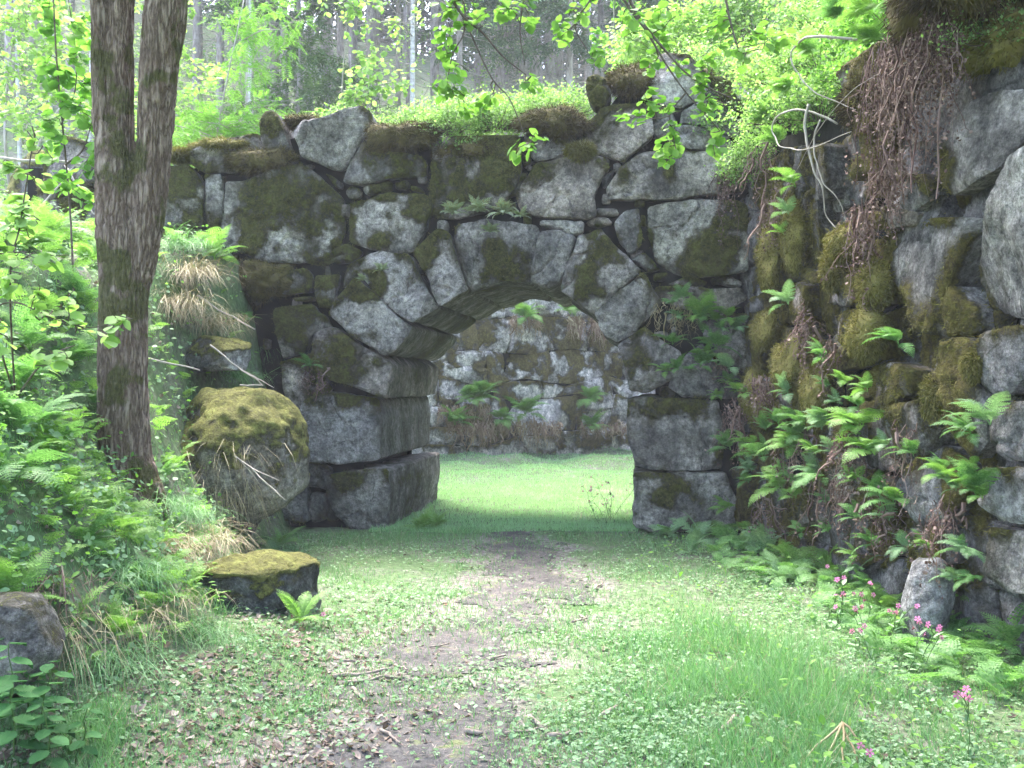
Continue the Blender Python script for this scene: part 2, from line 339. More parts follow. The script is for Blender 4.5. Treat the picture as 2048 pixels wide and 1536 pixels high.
# ------------------------------------------------------------------ masonry
VIEW = {'a': (0, 0, 2.56), 'b': (624, 0, 2.56), 'c': (1248, 0, 2.56), 'd': (0, 500, 2.56), 'e': (624, 500, 2.56), 'f': (1248, 500, 2.56), 'n': (0, 0, 1.0), 'g': (1440, 80, 3.368), 'h': (1440, 480, 3.368)}
def poly(s, proj):
    k, rest = s[0], s[1:].split(); ox, oy, sc = VIEW[k]
    return np.array([proj(ox + float(a) / sc, oy + float(b) / sc) for a, b in (p.split(',') for p in rest)])
def area2(P): x, y = P[:, 0], P[:, 1]; return .5 * np.sum(x * np.roll(y, -1) - y * np.roll(x, -1))
def seg_dist(Q, P):
    A = P; B = np.roll(P, -1, 0); d = B - A; out = np.full(len(Q), 1e9)
    for a, v in zip(A, d):
        t = np.clip(((Q - a) @ v) / max(v @ v, 1e-12), 0, 1); out = np.minimum(out, np.linalg.norm(Q - a - t[:, None] * v, axis=1))
    return out
def inside(Q, P):
    c = np.zeros(len(Q), bool); n = len(P); j = n - 1
    for i in range(n):
        a, b = P[i], P[j]
        if a[1] != b[1]: c ^= ((a[1] > Q[:, 1]) != (b[1] > Q[:, 1])) & (Q[:, 0] < (b[0] - a[0]) * (Q[:, 1] - a[1]) / (b[1] - a[1]) + a[0])
        j = i
    return c
def outline(P, h, g, seed):
    if area2(P) < 0: P = P[::-1]
    P = P.copy()
    Q = []
    for i in range(len(P)):                # cut each corner a little
        a, b, c = P[i - 1], P[i], P[(i + 1) % len(P)]
        ra = min(.2, .022 / max(np.linalg.norm(a - b), .01)); rc = min(.2, .022 / max(np.linalg.norm(c - b), .01))
        Q += [b + (a - b) * ra, b + (c - b) * rc]
    Q = np.array(Q); out = []
    for i in range(len(Q)):
        a, b = Q[i], Q[(i + 1) % len(Q)]; n = max(1, int(np.linalg.norm(b - a) / h)); out += [a + (b - a) * k / n for k in range(n)]
    Q = np.array(out); T = np.roll(Q, -1, 0) - np.roll(Q, 1, 0); T = norm(T); Nn = np.stack([-T[:, 1], T[:, 0]], 1)
    wv = (fbm(np.column_stack([Q * 5, np.full(len(Q), seed * 3.1)]), 1, 5, seed) - .5) * .055
    return Q + Nn * (g + wv)[:, None]
def stone_geo(P, fr, h=.03, seed=0, gap=.004, prot=0.0, rnd=.018, thick=.4, rings=None, rough=1.0, mossf=None, tilt=None):
    B = outline(P, h, gap, seed); lo, hi = B.min(0), B.max(0)
    gx, gy = np.meshgrid(np.arange(lo[0], hi[0], h), np.arange(lo[1], hi[1], h * .87)); gx = gx + (np.arange(gx.shape[0])[:, None] % 2) * h / 2
    Q = np.stack([gx.ravel(), gy.ravel()], 1); Q = Q + np.random.default_rng(seed).uniform(-.2, .2, Q.shape) * h
    Q = Q[inside(Q, B)]
    if len(Q): Q = Q[seg_dist(Q, B) > .55 * h]
    n = len(B); pts = [Vector(p) for p in B] + [Vector(p) for p in Q]
    r = geometry.delaunay_2d_cdt(pts, [(i, (i + 1) % n) for i in range(n)], [list(range(n))], 1, 1e-5)
    V2 = np.array([tuple(v) for v in r[0]]); F = np.array([f for f in r[2] if len(f) == 3])
    d = seg_dist(V2, B); rnd = rnd * (.5 + 1.2 * fbm(np.column_stack([V2 * 4, V2[:, 0] * 0 + seed]), 1, 3, seed + 3)); e = np.clip(1 - d / rnd, 0, 1); off = prot - rnd * .8 * (1 - np.sqrt(np.clip(1 - e * e, 0, 1)))
    W = fr.p(V2[:, 0], V2[:, 1], 0.0); S = W + seed * 7.7
    gg = np.random.default_rng(seed + 21); c0 = V2.mean(0)
    for q in range(4):
        dv = gg.normal(size=2); dv /= np.linalg.norm(dv); pr = (V2 - c0) @ dv; off = np.minimum(off, (pr.max() * gg.uniform(.72, .97) - pr) * gg.uniform(.4, 1.4) + prot + .02)
    fac = np.full(len(V2), 9.0)
    for q in range(6): sl = gg.normal(size=2) * .16; p0 = c0 + gg.normal(size=2) * V2.std(0) * 1.2; fac = np.minimum(fac, gg.uniform(0, .045) + (V2 - p0) @ sl)
    off = off + .8 * (fac - np.median(fac))
    off = off + rough * (.035 * (fbm(S, 2.1, 4, seed) - .5) + .045 * (fbm(S, 6, 5, seed + 5) - .5) + .03 * (fbm(S, 21, 2, seed + 9) - .5))
    cr = np.abs(fbm(S, 1.4, 3, seed + 2) - .5); off = off - rough * .03 * sstep(.02, 0, cr) 
    tl = tilt if tilt is not None else np.random.default_rng(seed + 1).normal(size=2) * .05
    c = V2.mean(0); off = off + (V2 - c) @ tl
    mo = mossf(W) if mossf else np.zeros(len(V2))
    if mossf:
        top = np.clip((V2[:, 1] - V2[:, 1].min()) / max(np.ptp(V2[:, 1]), .01), 0, 1); mo = np.clip(mo + np.clip(1 - d / .14, 0, 1) * (.15 + .75 * top ** 2) * sstep(.38, .62, fbm(W, 3.1, 4, 88)), 0, 1)
    off = off + sstep(.35, .7, mo) * (.012 + .055 * (fbm(S, 15, 3, seed + 11) - .35))
    V = fr.p(V2[:, 0], V2[:, 1], off)
    ed = {}
    for t in F:
        for a, b in ((t[0], t[1]), (t[1], t[2]), (t[2], t[0])): ed[(a, b)] = ed.get((a, b), 0) + 1
    be = [(a, b) for (a, b) in ed if (b, a) not in ed]; bv = sorted({a for e_ in be for a in e_}); ix = {v: k for k, v in enumerate(bv)}
    allV = [V]; allF = [F]; allM = [mo]; prev = np.array(bv)
    for (dep, sh) in (rings or [(.06, .0), (.16, .02), (thick, .06)]):
        p2 = c + (V2[bv] - c) * (1 - sh); w0 = fr.p(p2[:, 0], p2[:, 1], -dep + off[bv] * max(0, 1 - dep * 3))
        if rings: w0 = w0 + (fbm(w0, 4, 3, seed) - .5)[:, None] * .07 * norm(np.column_stack([fr.p(p2[:, 0] - c[0], p2[:, 1] - c[1], 0) - fr.O]))
        cur = np.arange(len(bv)) + sum(len(x) for x in allV); allV.append(w0)
        mm = mossf(w0) * .6 if mossf else np.zeros(len(bv)); allM.append(np.maximum(mm, .22) if rings else mm)
        allF.append(np.array([(prev[ix[a]], cur[ix[a]], cur[ix[b]]) for a, b in be])); allF.append(np.array([(prev[ix[a]], cur[ix[b]], prev[ix[b]]) for a, b in be])); prev = cur
    return np.concatenate(allV), np.concatenate(allF), np.concatenate(allM), V, mo
def blob_moss(fr, proj, blobs, seed, base=.0, streak=1.0, thr=.60):
    L = []
    for u, v, ru, rv in blobs:
        a, b = proj(u, v); a2, _ = proj(u + ru, v); _, b2 = proj(u, v - rv); L.append((a, b, abs(a2 - a), abs(b2 - b)))
    def f(W):
        d = W - fr.O; a = d @ fr.A; b = W[:, 2]; m = np.full(len(W), -1.0)
        for (x, y, rx, ry) in L: m = np.maximum(m, 1.15 - np.sqrt(((a - x) / rx) ** 2 + ((b - y) / ry) ** 2))
        st = np.column_stack([W[:, 0], W[:, 1], W[:, 2] * streak])
        m = np.maximum(m + (fbm(st, 5.5, 5, seed) - .5) * 2.6, (fbm(st, 1.7, 5, seed + 4) - thr) * 6 + .3 + base)
        return np.clip(m, 0, 1)
    return f
TUFT_P, TUFT_N = [], []
def collect(V, mo, nrm, dens):
    k = np.nonzero(mo > .5)[0]
    if len(k) == 0: return
    m = int(len(k) * dens); s = rng.choice(k, m); TUFT_P.append(V[s] + rng.normal(size=(m, 3)) * .012); TUFT_N.append(np.tile(nrm, (m, 1)))
def wall_core(name, pts, fr, d0, d1, parent, mat):
    bm = bmesh.new(); n = len(pts)
    f = [bm.verts.new(fr.p(a, b, -d0)) for a, b in pts]; k = [bm.verts.new(fr.p(a, b, -d1)) for a, b in pts]
    bm.faces.new(f); bm.faces.new(k[::-1])
    for i in range(n): j = (i + 1) % n; bm.faces.new((f[j], f[i], k[i], k[j]))
    bmesh.ops.triangulate(bm, faces=bm.faces[:]); bmesh.ops.recalc_face_normals(bm, faces=bm.faces[:])
    me = bpy.data.meshes.new(name); bm.to_mesh(me); bm.free(); me.materials.append(mat); return obj(name, me, parent)
def ico(sub=2):
    bm = bmesh.new(); bmesh.ops.create_icosphere(bm, subdivisions=sub, radius=1); bm.verts.ensure_lookup_table()
    V = np.array([v.co for v in bm.verts]); F = np.array([[v.index for v in f.verts] for f in bm.faces]); bm.free(); return V, F
ICO2, ICO3, ICO5 = ico(2), ico(3), ico(6)
def chinks(name, polys, fr, a0, a1, b0, b1, hole, n, dep, parent, mat, seed, rr=(.035, .085)):
    g = np.random.default_rng(seed); Q = g.uniform((a0, b0), (a1, b1), (n, 2)); ok = np.ones(n, bool)
    for P in polys: ok &= ~inside(Q, P)
    if hole is not None: ok &= inside(Q, hole)
    Q = Q[ok]
    for k, q in enumerate(Q):
        r = g.uniform(*rr); V, F = ICO2; V = np.sign(V) * np.abs(V) ** .6; sc = g.uniform(.5, 1.4, 3) * r
        W = V * (1 + .35 * (fbm(V + k, 1.6, 2, seed)[:, None] - .5)) * sc; VV = (fr.p(q[0] + W[:, 0], q[1] + W[:, 2], -dep + g.uniform(-.03, .03) + W[:, 1]))
        obj(name, mesh(name, VV, F, mat, True, {"moss": np.clip((fbm(VV, 2, 3, seed) - .5) * 3 + .3, 0, 1)}), parent)

# --- the arch wall
arch = thing("stone_arch_wall", FA.p(-1.5, 0, 0), "rough cyclopean stone wall pierced by a round mossy arch, bushes along its top", "stone wall", kind="thing")
ARCH_STONES = """
a1505,660 1560,625 1690,605 1760,560 1850,540 1895,570 1900,620 1830,740 1770,850 1735,865 1650,850 1550,810 1530,730
a1325,610 1370,570 1430,585 1450,650 1465,720 1520,830 1440,845 1390,850 1345,780 1320,700
a970,770 1100,720 1310,670 1335,760 1380,845 1300,870 1150,885 1050,885 980,850
a800,850 960,835 1010,880 1045,960 1040,1060 1045,1165 900,1165 800,1170
a1050,895 1130,890 1145,990 1140,1150 1060,1170 1050,1060 1060,960
a800,1180 960,1185 1090,1190 1130,1230 1110,1310 900,1300 800,1310
a1160,930 1250,930 1380,880 1560,850 1640,900 1740,1000 1755,1020 1755,1180 1720,1270 1700,1360 1560,1350 1460,1350 1350,1340 1280,1310 1140,1260 1130,1180 1155,1000
b152,925 250,720 330,740 420,780 560,800 590,830 580,900 400,920 250,950 165,940
b165,1040 280,1010 400,980 500,985 590,1000 620,1060 590,1150 520,1290 440,1300 350,1285 240,1260 180,1240 170,1150
b600,840 680,700 1060,690 1075,870 1050,960 985,1030 880,1090 720,1120 600,1110 592,1000 610,900
b1100,770 1090,720 1180,660 1340,660 1330,770 1260,800 1140,820
b1340,680 1380,640 1480,540 1600,530 1740,540 1755,700 1680,750 1590,830 1500,790 1400,770 1340,740
b1400,400 1450,375 1500,390 1540,470 1490,545 1430,540 1400,480
c130,330 200,260 330,280 420,370 560,400 560,440 500,480 380,510 300,560 160,540 130,440
c160,560 250,570 270,640 400,650 540,700 560,760 440,770 330,770 150,690
c290,560 400,510 560,460 610,520 610,690 540,690 410,640 280,630
b1040,1000 1080,930 1150,830 1260,800 1390,785 1500,800 1530,850 1480,920 1450,1000 1455,1100 1410,1120 1280,1115 1150,1110 1060,1070
n1210,375 1233,344 1280,309 1330,300 1460,303 1490,320 1490,385 1400,390 1360,398 1290,400 1215,398
n1295,410 1370,400 1395,397 1470,400 1492,410 1500,480 1495,545 1430,555 1380,555 1335,540 1310,520 1296,470
n1225,445 1250,420 1280,415 1285,480 1270,505 1255,510 1235,480
b1170,1130 1290,1120 1390,1130 1390,1190 1340,1205 1260,1170 1165,1155
c150,1470 300,1465 430,1480 600,1470 640,1530 510,1600 400,1590 280,1570 180,1540
f430,360 510,320 660,320 680,560 640,640 480,560 400,440
f290,560 400,470 480,580 640,660 660,760 300,760 220,700
d1410,300 1600,275 1620,310 1660,330 1690,400 1590,440 1560,520 1450,560 1420,400
d1605,125 1735,115 1720,200 1690,300 1620,295 1605,200
d1390,110 1560,90 1590,130 1590,220 1460,230 1390,200
d1430,570 1550,540 1640,510 1650,620 1690,720 1590,790 1550,900 1480,800
d1530,1090 1620,1085 1690,1125 1670,1235 1570,1210
d1590,1240 1665,1255 1660,1390 1600,1400 1570,1290
d1430,1170 1520,1110 1570,1240 1590,1390 1430,1380
d1400,820 1490,800 1545,920 1540,1090 1420,1150 1380,1000
n75,290 125,270 190,285 230,300 230,370 190,375 90,370
n80,375 190,380 230,375 230,450 90,450
n235,330 325,335 325,460 240,470
"""
SMALL = """
b160,980 200,950 240,965 240,1005 180,1020
b55,880 100,890 150,930 145,965 110,960
b250,950 400,925 400,970 270,1000
b410,925 490,925 480,960 415,965
b495,940 560,960 570,985 500,970
b1075,790 1120,790 1130,830 1080,860
b1000,1000 1070,870 1100,880 1060,990 1010,1005
b1450,1060 1560,1060 1575,1095 1510,1105 1445,1100
b1395,1130 1440,1105 1510,1110 1540,1140 1470,1165 1410,1155
c30,1330 100,1290 200,1380 130,1400
c150,1400 230,1390 210,1440 150,1440
c220,1450 330,1400 430,1440 420,1460 290,1465
c440,1420 540,1400 610,1440 600,1465 450,1460
d1590,420 1650,415 1640,490 1590,490
d1480,240 1600,235 1600,262 1490,262
d1680,1270 1720,1310 1720,1390 1665,1390
b100,1270 170,1240 240,1275 250,1300 190,1340 110,1350
b1480,900 1560,850 1520,920 1490,960
b1740,600 1850,640 1850,720 1760,700
"""
VOUSS = """
b720,1215 745,1150 900,1120 1150,1150 1165,1200 1135,1320 1112,1445 1000,1440 800,1485 750,1340
b1170,1190 1260,1175 1352,1210 1345,1260 1300,1370 1260,1455 1190,1480 1115,1440 1138,1320
b1357,1210 1480,1165 1540,1250 1690,1390 1610,1450 1520,1530 1440,1610 1340,1540 1265,1485 1304,1370 1349,1260
e1440,322 1510,252 1610,172 1690,112 1720,140 1760,230 1790,270 1690,390 1640,430 1560,475 1500,440 1470,390
e1560,485 1650,430 1700,392 1790,460 1900,520 1880,640 1700,735 1620,722 1600,620 1580,540
n1252,800 1290,792 1440,800 1450,870 1445,940 1350,942 1272,935 1258,880
n1266,947 1300,943 1450,947 1475,1000 1470,1062 1300,1066 1268,1056
b515,1290 650,1165 710,1198 750,1340 800,1485 720,1530 650,1570 600,1450
e142,200 147,120 210,60 340,10 500,20 535,80 640,290 580,335 520,380 440,330 340,230 240,130
e80,330 130,250 240,140 340,240 440,340 515,395 470,480 400,535 360,540 230,460 150,390
e0,520 30,420 90,400 130,400 230,470 370,560 400,590 390,690 370,765 230,705 120,670 20,640
n598,880 615,800 660,785 749,797 757,840 755,920 690,928 600,915
n655,948 700,940 780,938 782,1010 776,1062 690,1062 665,1020 655,985
"""
MOSS_A = [(880, 360, 70, 70), (840, 410, 55, 60), (590, 410, 75, 50), (500, 470, 45, 40), (650, 415, 25, 30), (560, 380, 60, 30), (760, 485, 30, 22), (770, 390, 40, 30),
          (1010, 530, 60, 50), (1190, 500, 55, 70), (700, 700, 60, 34), (760, 555, 50, 30), (700, 575, 40, 25), (850, 510, 25, 40), (1085, 350, 24, 34), (1245, 352, 28, 32), (1340, 345, 18, 22),
          (470, 320, 60, 30), (700, 800, 60, 18), (1345, 815, 75, 26), (1440, 900, 26, 50), (1340, 1000, 60, 40), (820, 380, 40, 60), (960, 300, 120, 26), (690, 500, 30, 26), (545, 560, 40, 30),
          (650, 620, 30, 40), (1290, 480, 16, 40), (1150, 255, 70, 30), (790, 265, 50, 40), (1310, 520, 30, 30), (690, 960, 50, 26), (150, 380, 50, 60), (360, 320, 60, 24), (1180, 540, 40, 60), (1020, 590, 60, 30)]
mossA = blob_moss(FA, on_arch, MOSS_A, 31, thr=.565)
RINGS = [(.04, 0), (.10, .004), (.2, .006), (.4, .004), (.65, .0), (.9, .004), (1.15, .006), (1.24, .03), (1.30, .03), (1.38, .004), (1.7, .0), (2.1, .006), (2.5, .008), (2.7, .03), (2.78, .09)]
archP = []
sd_ = 100
for kind, txt in (("wall_stone", ARCH_STONES), ("arch_stone", VOUSS)):
    for ln in txt.split("\n"):
        if not ln.strip(): continue
        P = poly(ln.strip(), on_arch); archP.append(P); sd_ += 1; g = np.random.default_rng(sd_)
        V, F, mo, FV, fm = stone_geo(P, FA, .024, sd_, gap=.003, prot=g.uniform(-.02, .05) + (.03 if kind == "arch_stone" else 0), mossf=mossA, rings=RINGS if kind == "arch_stone" else None, tilt=g.normal(size=2) * (.03 if kind == "arch_stone" else .06))
        obj(kind, mesh(kind, V, F, M['stone'], True, {"moss": mo}, 34), arch); collect(FV, fm, FA.N, 2.2)
cs = Soup(); cm = []
for ln in SMALL.split("\n"):
    if not ln.strip(): continue
    P = poly(ln.strip(), on_arch); archP.append(P); sd_ += 1
    V, F, mo, FV, fm = stone_geo(P, FA, .025, sd_, prot=-.02, rnd=.045, mossf=mossA, thick=.25); obj("packing_stone", mesh("packing_stone", V, F, M['stone'], True, {"moss": mo}, 34), arch)
CORE = [on_arch(*p) for p in [(40, 1085), (715, 1085), (700, 930), (695, 800), (690, 720), (735, 610), (810, 555), (915, 520), (1058, 500), (1140, 520), (1240, 580), (1310, 670), (1325, 780), (1330, 1085), (1640, 1085), (1640, 190), (1480, 190), (1330, 215), (1250, 165), (1200, 230), (1130, 260), (850, 280), (740, 285), (700, 260), (620, 260), (540, 280), (400, 325), (330, 345), (40, 330)]]
wall_core("core", CORE, FA, .14, 2.65, arch, M['core'])
chinks("chink_stone", archP, FA, -5.0, 1.0, 0, 4.4, np.array(CORE), 420, .12, arch, M['stone'], 7)

# --- the side wall that runs toward the viewer
side = thing("mossy_rock_wall", FS.p(3, 0, 0), "tall dark boulder wall hung with moss, ferns and brown roots, running beside the path", "stone wall", kind="thing")
SIDE_STONES = """
c1650,700 1740,540 1900,460 2048,440 2120,500 2120,680 2048,710 1920,880 1830,930 1700,1000 1650,960 1620,850
n1932,508 1971,449 2010,390 2048,312 2130,260 2130,650 2048,640 2010,640 1950,622 1936,580
c1400,950 1450,900 1600,880 1630,950 1590,1040 1500,1110 1420,1160 1380,1175 1400,1060
n1760,531 1814,469 1873,434 1920,430 1950,437 1928,500 1910,560 1890,620 1872,672 1835,665 1825,600
f1640,440 1600,420 1650,300 1700,180 1760,260 1800,300 1810,410 1760,440 1650,455
f1850,430 1900,395 2060,380 2150,400 2150,680 2048,640 1980,740 1900,750 1860,700 1835,600
f1640,480 1740,440 1820,460 1830,560 1770,600 1860,720 1890,800 1850,1000 1780,1070 1700,950 1650,800 1620,640
f1270,580 1400,570 1560,600 1600,620 1560,740 1450,760 1400,810 1250,810 1240,680
f1050,220 1250,130 1300,160 1240,270 1100,290 1030,280
f1530,1050 1650,1000 1750,1080 1760,1250 1650,1390 1500,1400 1430,1300 1450,1200
f1220,1200 1300,1150 1410,1250 1370,1360 1250,1360 1180,1290
g900,830 960,790 1030,800 1060,880 960,960 910,920
g950,620 1000,450 1060,460 1060,560 1000,620
g830,220 1100,0 1140,140 1060,420 920,460
g670,720 760,700 780,900 760,1060 640,1080 570,1180 560,1400 640,1500 690,1300 680,1100
g1010,1180 1200,1120 1380,1160 1350,1260 1100,1280
g1160,1300 1260,1260 1180,1480 1080,1536 940,1536 950,1400
g400,960 500,960 490,1180 400,1300 330,1250 370,1080
h740,370 860,220 1060,180 1030,400 870,420 750,430
h780,520 900,470 1000,480 960,680 860,720 780,680
h540,170 660,220 680,290 560,260
h590,880 630,900 630,990 580,1060
h500,280 640,300 620,520 510,480
h720,1290 840,1330 860,1536 760,1536
f1300,830 1440,790 1600,760 1640,900 1600,1040 1450,1100 1300,1080
f1880,820 2060,770 2150,800 2150,1100 2000,1080 1900,1000
f1900,1110 2150,1120 2150,1400 2000,1400 1860,1300
f1900,1420 2150,1440 2150,1760 2000,1760 1850,1650
f1040,800 1200,820 1220,1000 1080,1040
f860,640 980,600 1010,760 920,860 850,780
f640,700 800,640 840,800 760,920 640,900
f1000,1090 1170,1060 1180,1260 1040,1280
f880,1280 960,1220 1010,1380 900,1420
f1480,1420 1660,1400 1680,1600 1500,1640
"""
MOSS_S = [(1560, 430, 70, 110), (1600, 500, 50, 120), (1530, 560, 40, 150), (1585, 640, 50, 100), (1650, 520, 40, 60), (1720, 490, 40, 30), (1700, 540, 26, 60), (1775, 610, 45, 110), (1750, 680, 36, 60),
          (1590, 730, 55, 80), (1520, 700, 30, 90), (1640, 780, 40, 120), (1690, 750, 60, 120), (1790, 800, 60, 40), (1890, 790, 36, 50), (1545, 830, 40, 80), (1960, 725, 14, 20), (1860, 640, 30, 60), (1700, 850, 40, 60),
          (1480, 780, 40, 120), (1500, 900, 40, 90), (1760, 1020, 60, 60), (1780, 760, 30, 30), (1660, 940, 40, 80), (1720, 1080, 60, 40), (1860, 1130, 60, 60), (1900, 340, 40, 50), (1640, 600, 30, 60), (1740, 400, 40, 40), (1600, 330, 60, 50)]
mossS = blob_moss(FS, on_side, MOSS_S, 47, thr=.555, streak=.4)
sideP = []
for ln in SIDE_STONES.split("\n"):
    if not ln.strip(): continue
    P = poly(ln.strip(), on_side); sideP.append(P); sd_ += 1; g = np.random.default_rng(sd_)
    V, F, mo, FV, fm = stone_geo(P, FS, .03, sd_, gap=.004, prot=g.uniform(.02, .07), rnd=.018, mossf=mossS, tilt=g.normal(size=2) * .05, rough=.7)
    obj("wall_stone", mesh("wall_stone", V, F, M['side_stone'], True, {"moss": mo}, 34), side); collect(FV, fm, FS.N, 2.4)
def coursed(a0, a1, b0, b1, wa, hb, seed):
    g = np.random.default_rng(seed); out = []; b = b0; lev = lambda a, k, bb: bb + (vnoise(np.array([[a * .9, k * 7.3, seed]]), seed)[0] - .5) * hb * .75; k = 0
    while b < b1:
        h = hb * g.uniform(.65, 1.4); a = a0 - g.uniform(0, wa); xt = xb = a
        while a < a1:
            ww = wa * g.uniform(.45, 1.7); a += ww; nt, nb = a + g.normal() * ww * .13, a + g.normal() * ww * .13; mb, mt_ = (xb + nb) / 2, (xt + nt) / 2
            P = [(xb, lev(xb, k, b)), (mb, lev(mb, k, b)), (nb, lev(nb, k, b)), (nt, lev(nt, k + 1, b + h)), (mt_, lev(mt_, k + 1, b + h)), (xt, lev(xt, k + 1, b + h))]
            if h > hb * .9 and g.uniform() < .25:
                m1 = [((P[0][0] + P[5][0]) / 2, (P[0][1] + P[5][1]) / 2), ((P[2][0] + P[3][0]) / 2, (P[2][1] + P[3][1]) / 2 + h * g.uniform(-.15, .15))]; out.append(np.array([P[0], P[1], P[2], m1[1], m1[0]])); out.append(np.array([m1[0], m1[1], P[3], P[4], P[5]]))
            else: out.append(np.array(P))
            xt, xb = nt, nb
        b += h; k += 1
    return out
def covered(P, skip):
    Q = np.random.default_rng(1).uniform(P.min(0), P.max(0), (60, 2)); Q = Q[inside(Q, P)]; m = np.zeros(len(Q), bool)
    for q in skip: m |= inside(Q, q)
    return m.mean() if len(Q) else 1
def masonry(name, fr, a0, a1, b0, b1, wa, hb, seed, h, prot, mossf, mat, parent, topf=None, skip=None, dens=0):
    s = Soup(); ms = []
    for k, P in enumerate(coursed(a0, a1, b0, b1, wa, hb, seed)):
        if abs(area2(P)) < .012: continue
        c = P.mean(0)
        if topf and c[1] > topf(c[0]): continue
        if skip and covered(P, skip) > .80: continue
        g = np.random.default_rng(seed * 91 + k)
        V, F, mo, FV, fm = stone_geo(P, fr, h, seed * 50 + k, gap=.004, prot=prot + g.uniform(-.03, .03), rnd=.02, mossf=mossf, tilt=g.normal(size=2) * .05, thick=.3)
        s.add(V, F); ms.append(mo)
        if dens: collect(FV, fm, fr.N, dens)
    return obj(name, mesh(name, np.concatenate(s.V), np.concatenate(s.F), mat, True, {"moss": np.concatenate(ms)}, 36), parent)
masonry("masonry", FS, -.1, 8.2, -.1, 3.9, .75, .48, 3, .035, -.11, mossS, M['side_stone'], side, topf=lambda a: 4.05 - .09 * a, skip=sideP, dens=.7)
wall_core("core", [(-.3, -.1), (9, -.1), (9, 3.3), (4.5, 3.5), (3, 3.8), (-.3, 4.1)], FS, .22, .7, side, M['core'])

# --- the far wall of the court, seen through the arch
court = thing("court_wall", FF.p(2, 0, 0), "stone wall at the back of the court, seen through the arch, sunlit paleness put into its colour", "stone wall", kind="thing")
MOSS_F = [(1010, 790, 30, 30), (985, 730, 30, 50), (1050, 720, 40, 36), (960, 660, 40, 60), (1150, 700, 30, 60), (1100, 650, 40, 30), (1130, 760, 30, 20), (1220, 750, 26, 30), (930, 840, 60, 40), (1000, 870, 60, 30), (1200, 690, 30, 50), (900, 700, 30, 60), (1180, 880, 70, 22)]
def on_far(u, v):
    k = (u - 1024) / FPX; x0, z0 = toC(FF.O[0], FF.O[1]); dx, dz = toC(FF.A[0], FF.A[1]); s = (x0 - k * z0) / (k * dz - dx); t = z0 + s * dz; return s, 1.6 - (v - 768) / FPX * t
mossF = blob_moss(FF, on_far, MOSS_F, 77, thr=.60)
masonry("masonry", FF, -6, 9, -.1, 3.2, 1.0, .52, 11, .05, .0, mossF, M['far_stone'], court, dens=.8)
wall_core("core", [(-7, -.1), (10, -.1), (10, 3.35), (-7, 3.35)], FF, .16, .6, court, M['core'])
# ------------------------------------------------------------------ leaf and plant shapes
def T_(V, F): return np.array(V, float), np.array(F)
LEAF = T_([(0, 0, 0), (.22, .34, .05), (.22, -.34, .05), (.55, .46, .04), (.55, -.46, .04), (.85, .24, -.03), (.85, -.24, -.03), (1, 0, -.10), (.3, 0, 0), (.65, 0, -.02)],
          [(0, 8, 1), (0, 2, 8), (1, 8, 9), (1, 9, 3), (2, 9, 8), (2, 4, 9), (3, 9, 5), (4, 6, 9), (5, 9, 7), (6, 7, 9)])
LEAFS = T_([(0, 0, 0), (.45, .38, .06), (.45, -.38, .06), (1, 0, -.05)], [(0, 3, 1), (0, 2, 3)])
BLADE = T_([(0, .5, 0), (0, -.5, 0), (.35, .42, .02), (.35, -.42, .02), (.7, .28, -.08), (.7, -.28, -.08), (1, 0, -.24)], [(0, 1, 3), (0, 3, 2), (2, 3, 5), (2, 5, 4), (4, 5, 6)])
BLADE2 = T_([(0, .5, 0), (0, -.5, 0), (.5, .35, -.02), (.5, -.35, -.02), (1, 0, -.2)], [(0, 1, 3), (0, 3, 2), (2, 3, 4)])
SPIKE = T_([(0, .5, 0), (0, -.5, 0), (1, 0, -.1)], [(0, 1, 2)])
def clover():
    V, F = [], []
    for k in range(3):
        a = k * 2.094; c, s = math.cos(a), math.sin(a); b = len(V)
        for (x, y, z) in [(0, 0, 0), (.55, .4, .06), (.55, -.4, .06), (1, .18, 0), (1, -.18, 0)]: V.append((x * c - y * s, x * s + y * c, z))
        F += [(b, b + 3, b + 1), (b, b + 4, b + 3), (b, b + 2, b + 4)]
    return T_(V, F)
CLOVER = clover()
def toothed():
    V = [(0, 0, 0), (1, 0, -.12), (.3, 0, -.02), (.65, 0, -.03)]; F = []
    xs = np.linspace(.06, .95, 9); prof = lambda x: .52 * math.sin(math.pi * min(1, x * 1.0 + .08)) ** .8 * (1 - .45 * x)
    for sg in (1, -1):
        rim = []
        for i, x in enumerate(xs):
            rim.append(len(V)); V.append((x, sg * prof(x), .05)); 
            if i < 8: rim.append(len(V)); V.append((x + .07, sg * prof(x) * .80, .045))
        rim = [0] + rim + [1]
        for a, b in zip(rim, rim[1:]):
            mx = (V[a][0] + V[b][0]) / 2; c = 2 if mx < .48 else 3
            F.append((c, b, a) if sg > 0 else (c, a, b))
        F.append((2, 3, rim[8]) if sg > 0 else (3, 2, rim[8]))
    return T_(V, F)
NETTLE = toothed()
DEAD = T_([(0, 0, 0), (.3, .35, .12), (.25, -.3, .02), (.6, .5, .22), (.6, -.4, .14), (.9, .2, .1), (.85, -.22, .25), (1.05, 0, .12), (.45, 0, -.02)],
          [(0, 8, 1), (0, 2, 8), (1, 8, 3), (2, 4, 8), (3, 8, 5), (4, 6, 8), (5, 8, 7), (6, 7, 8)])
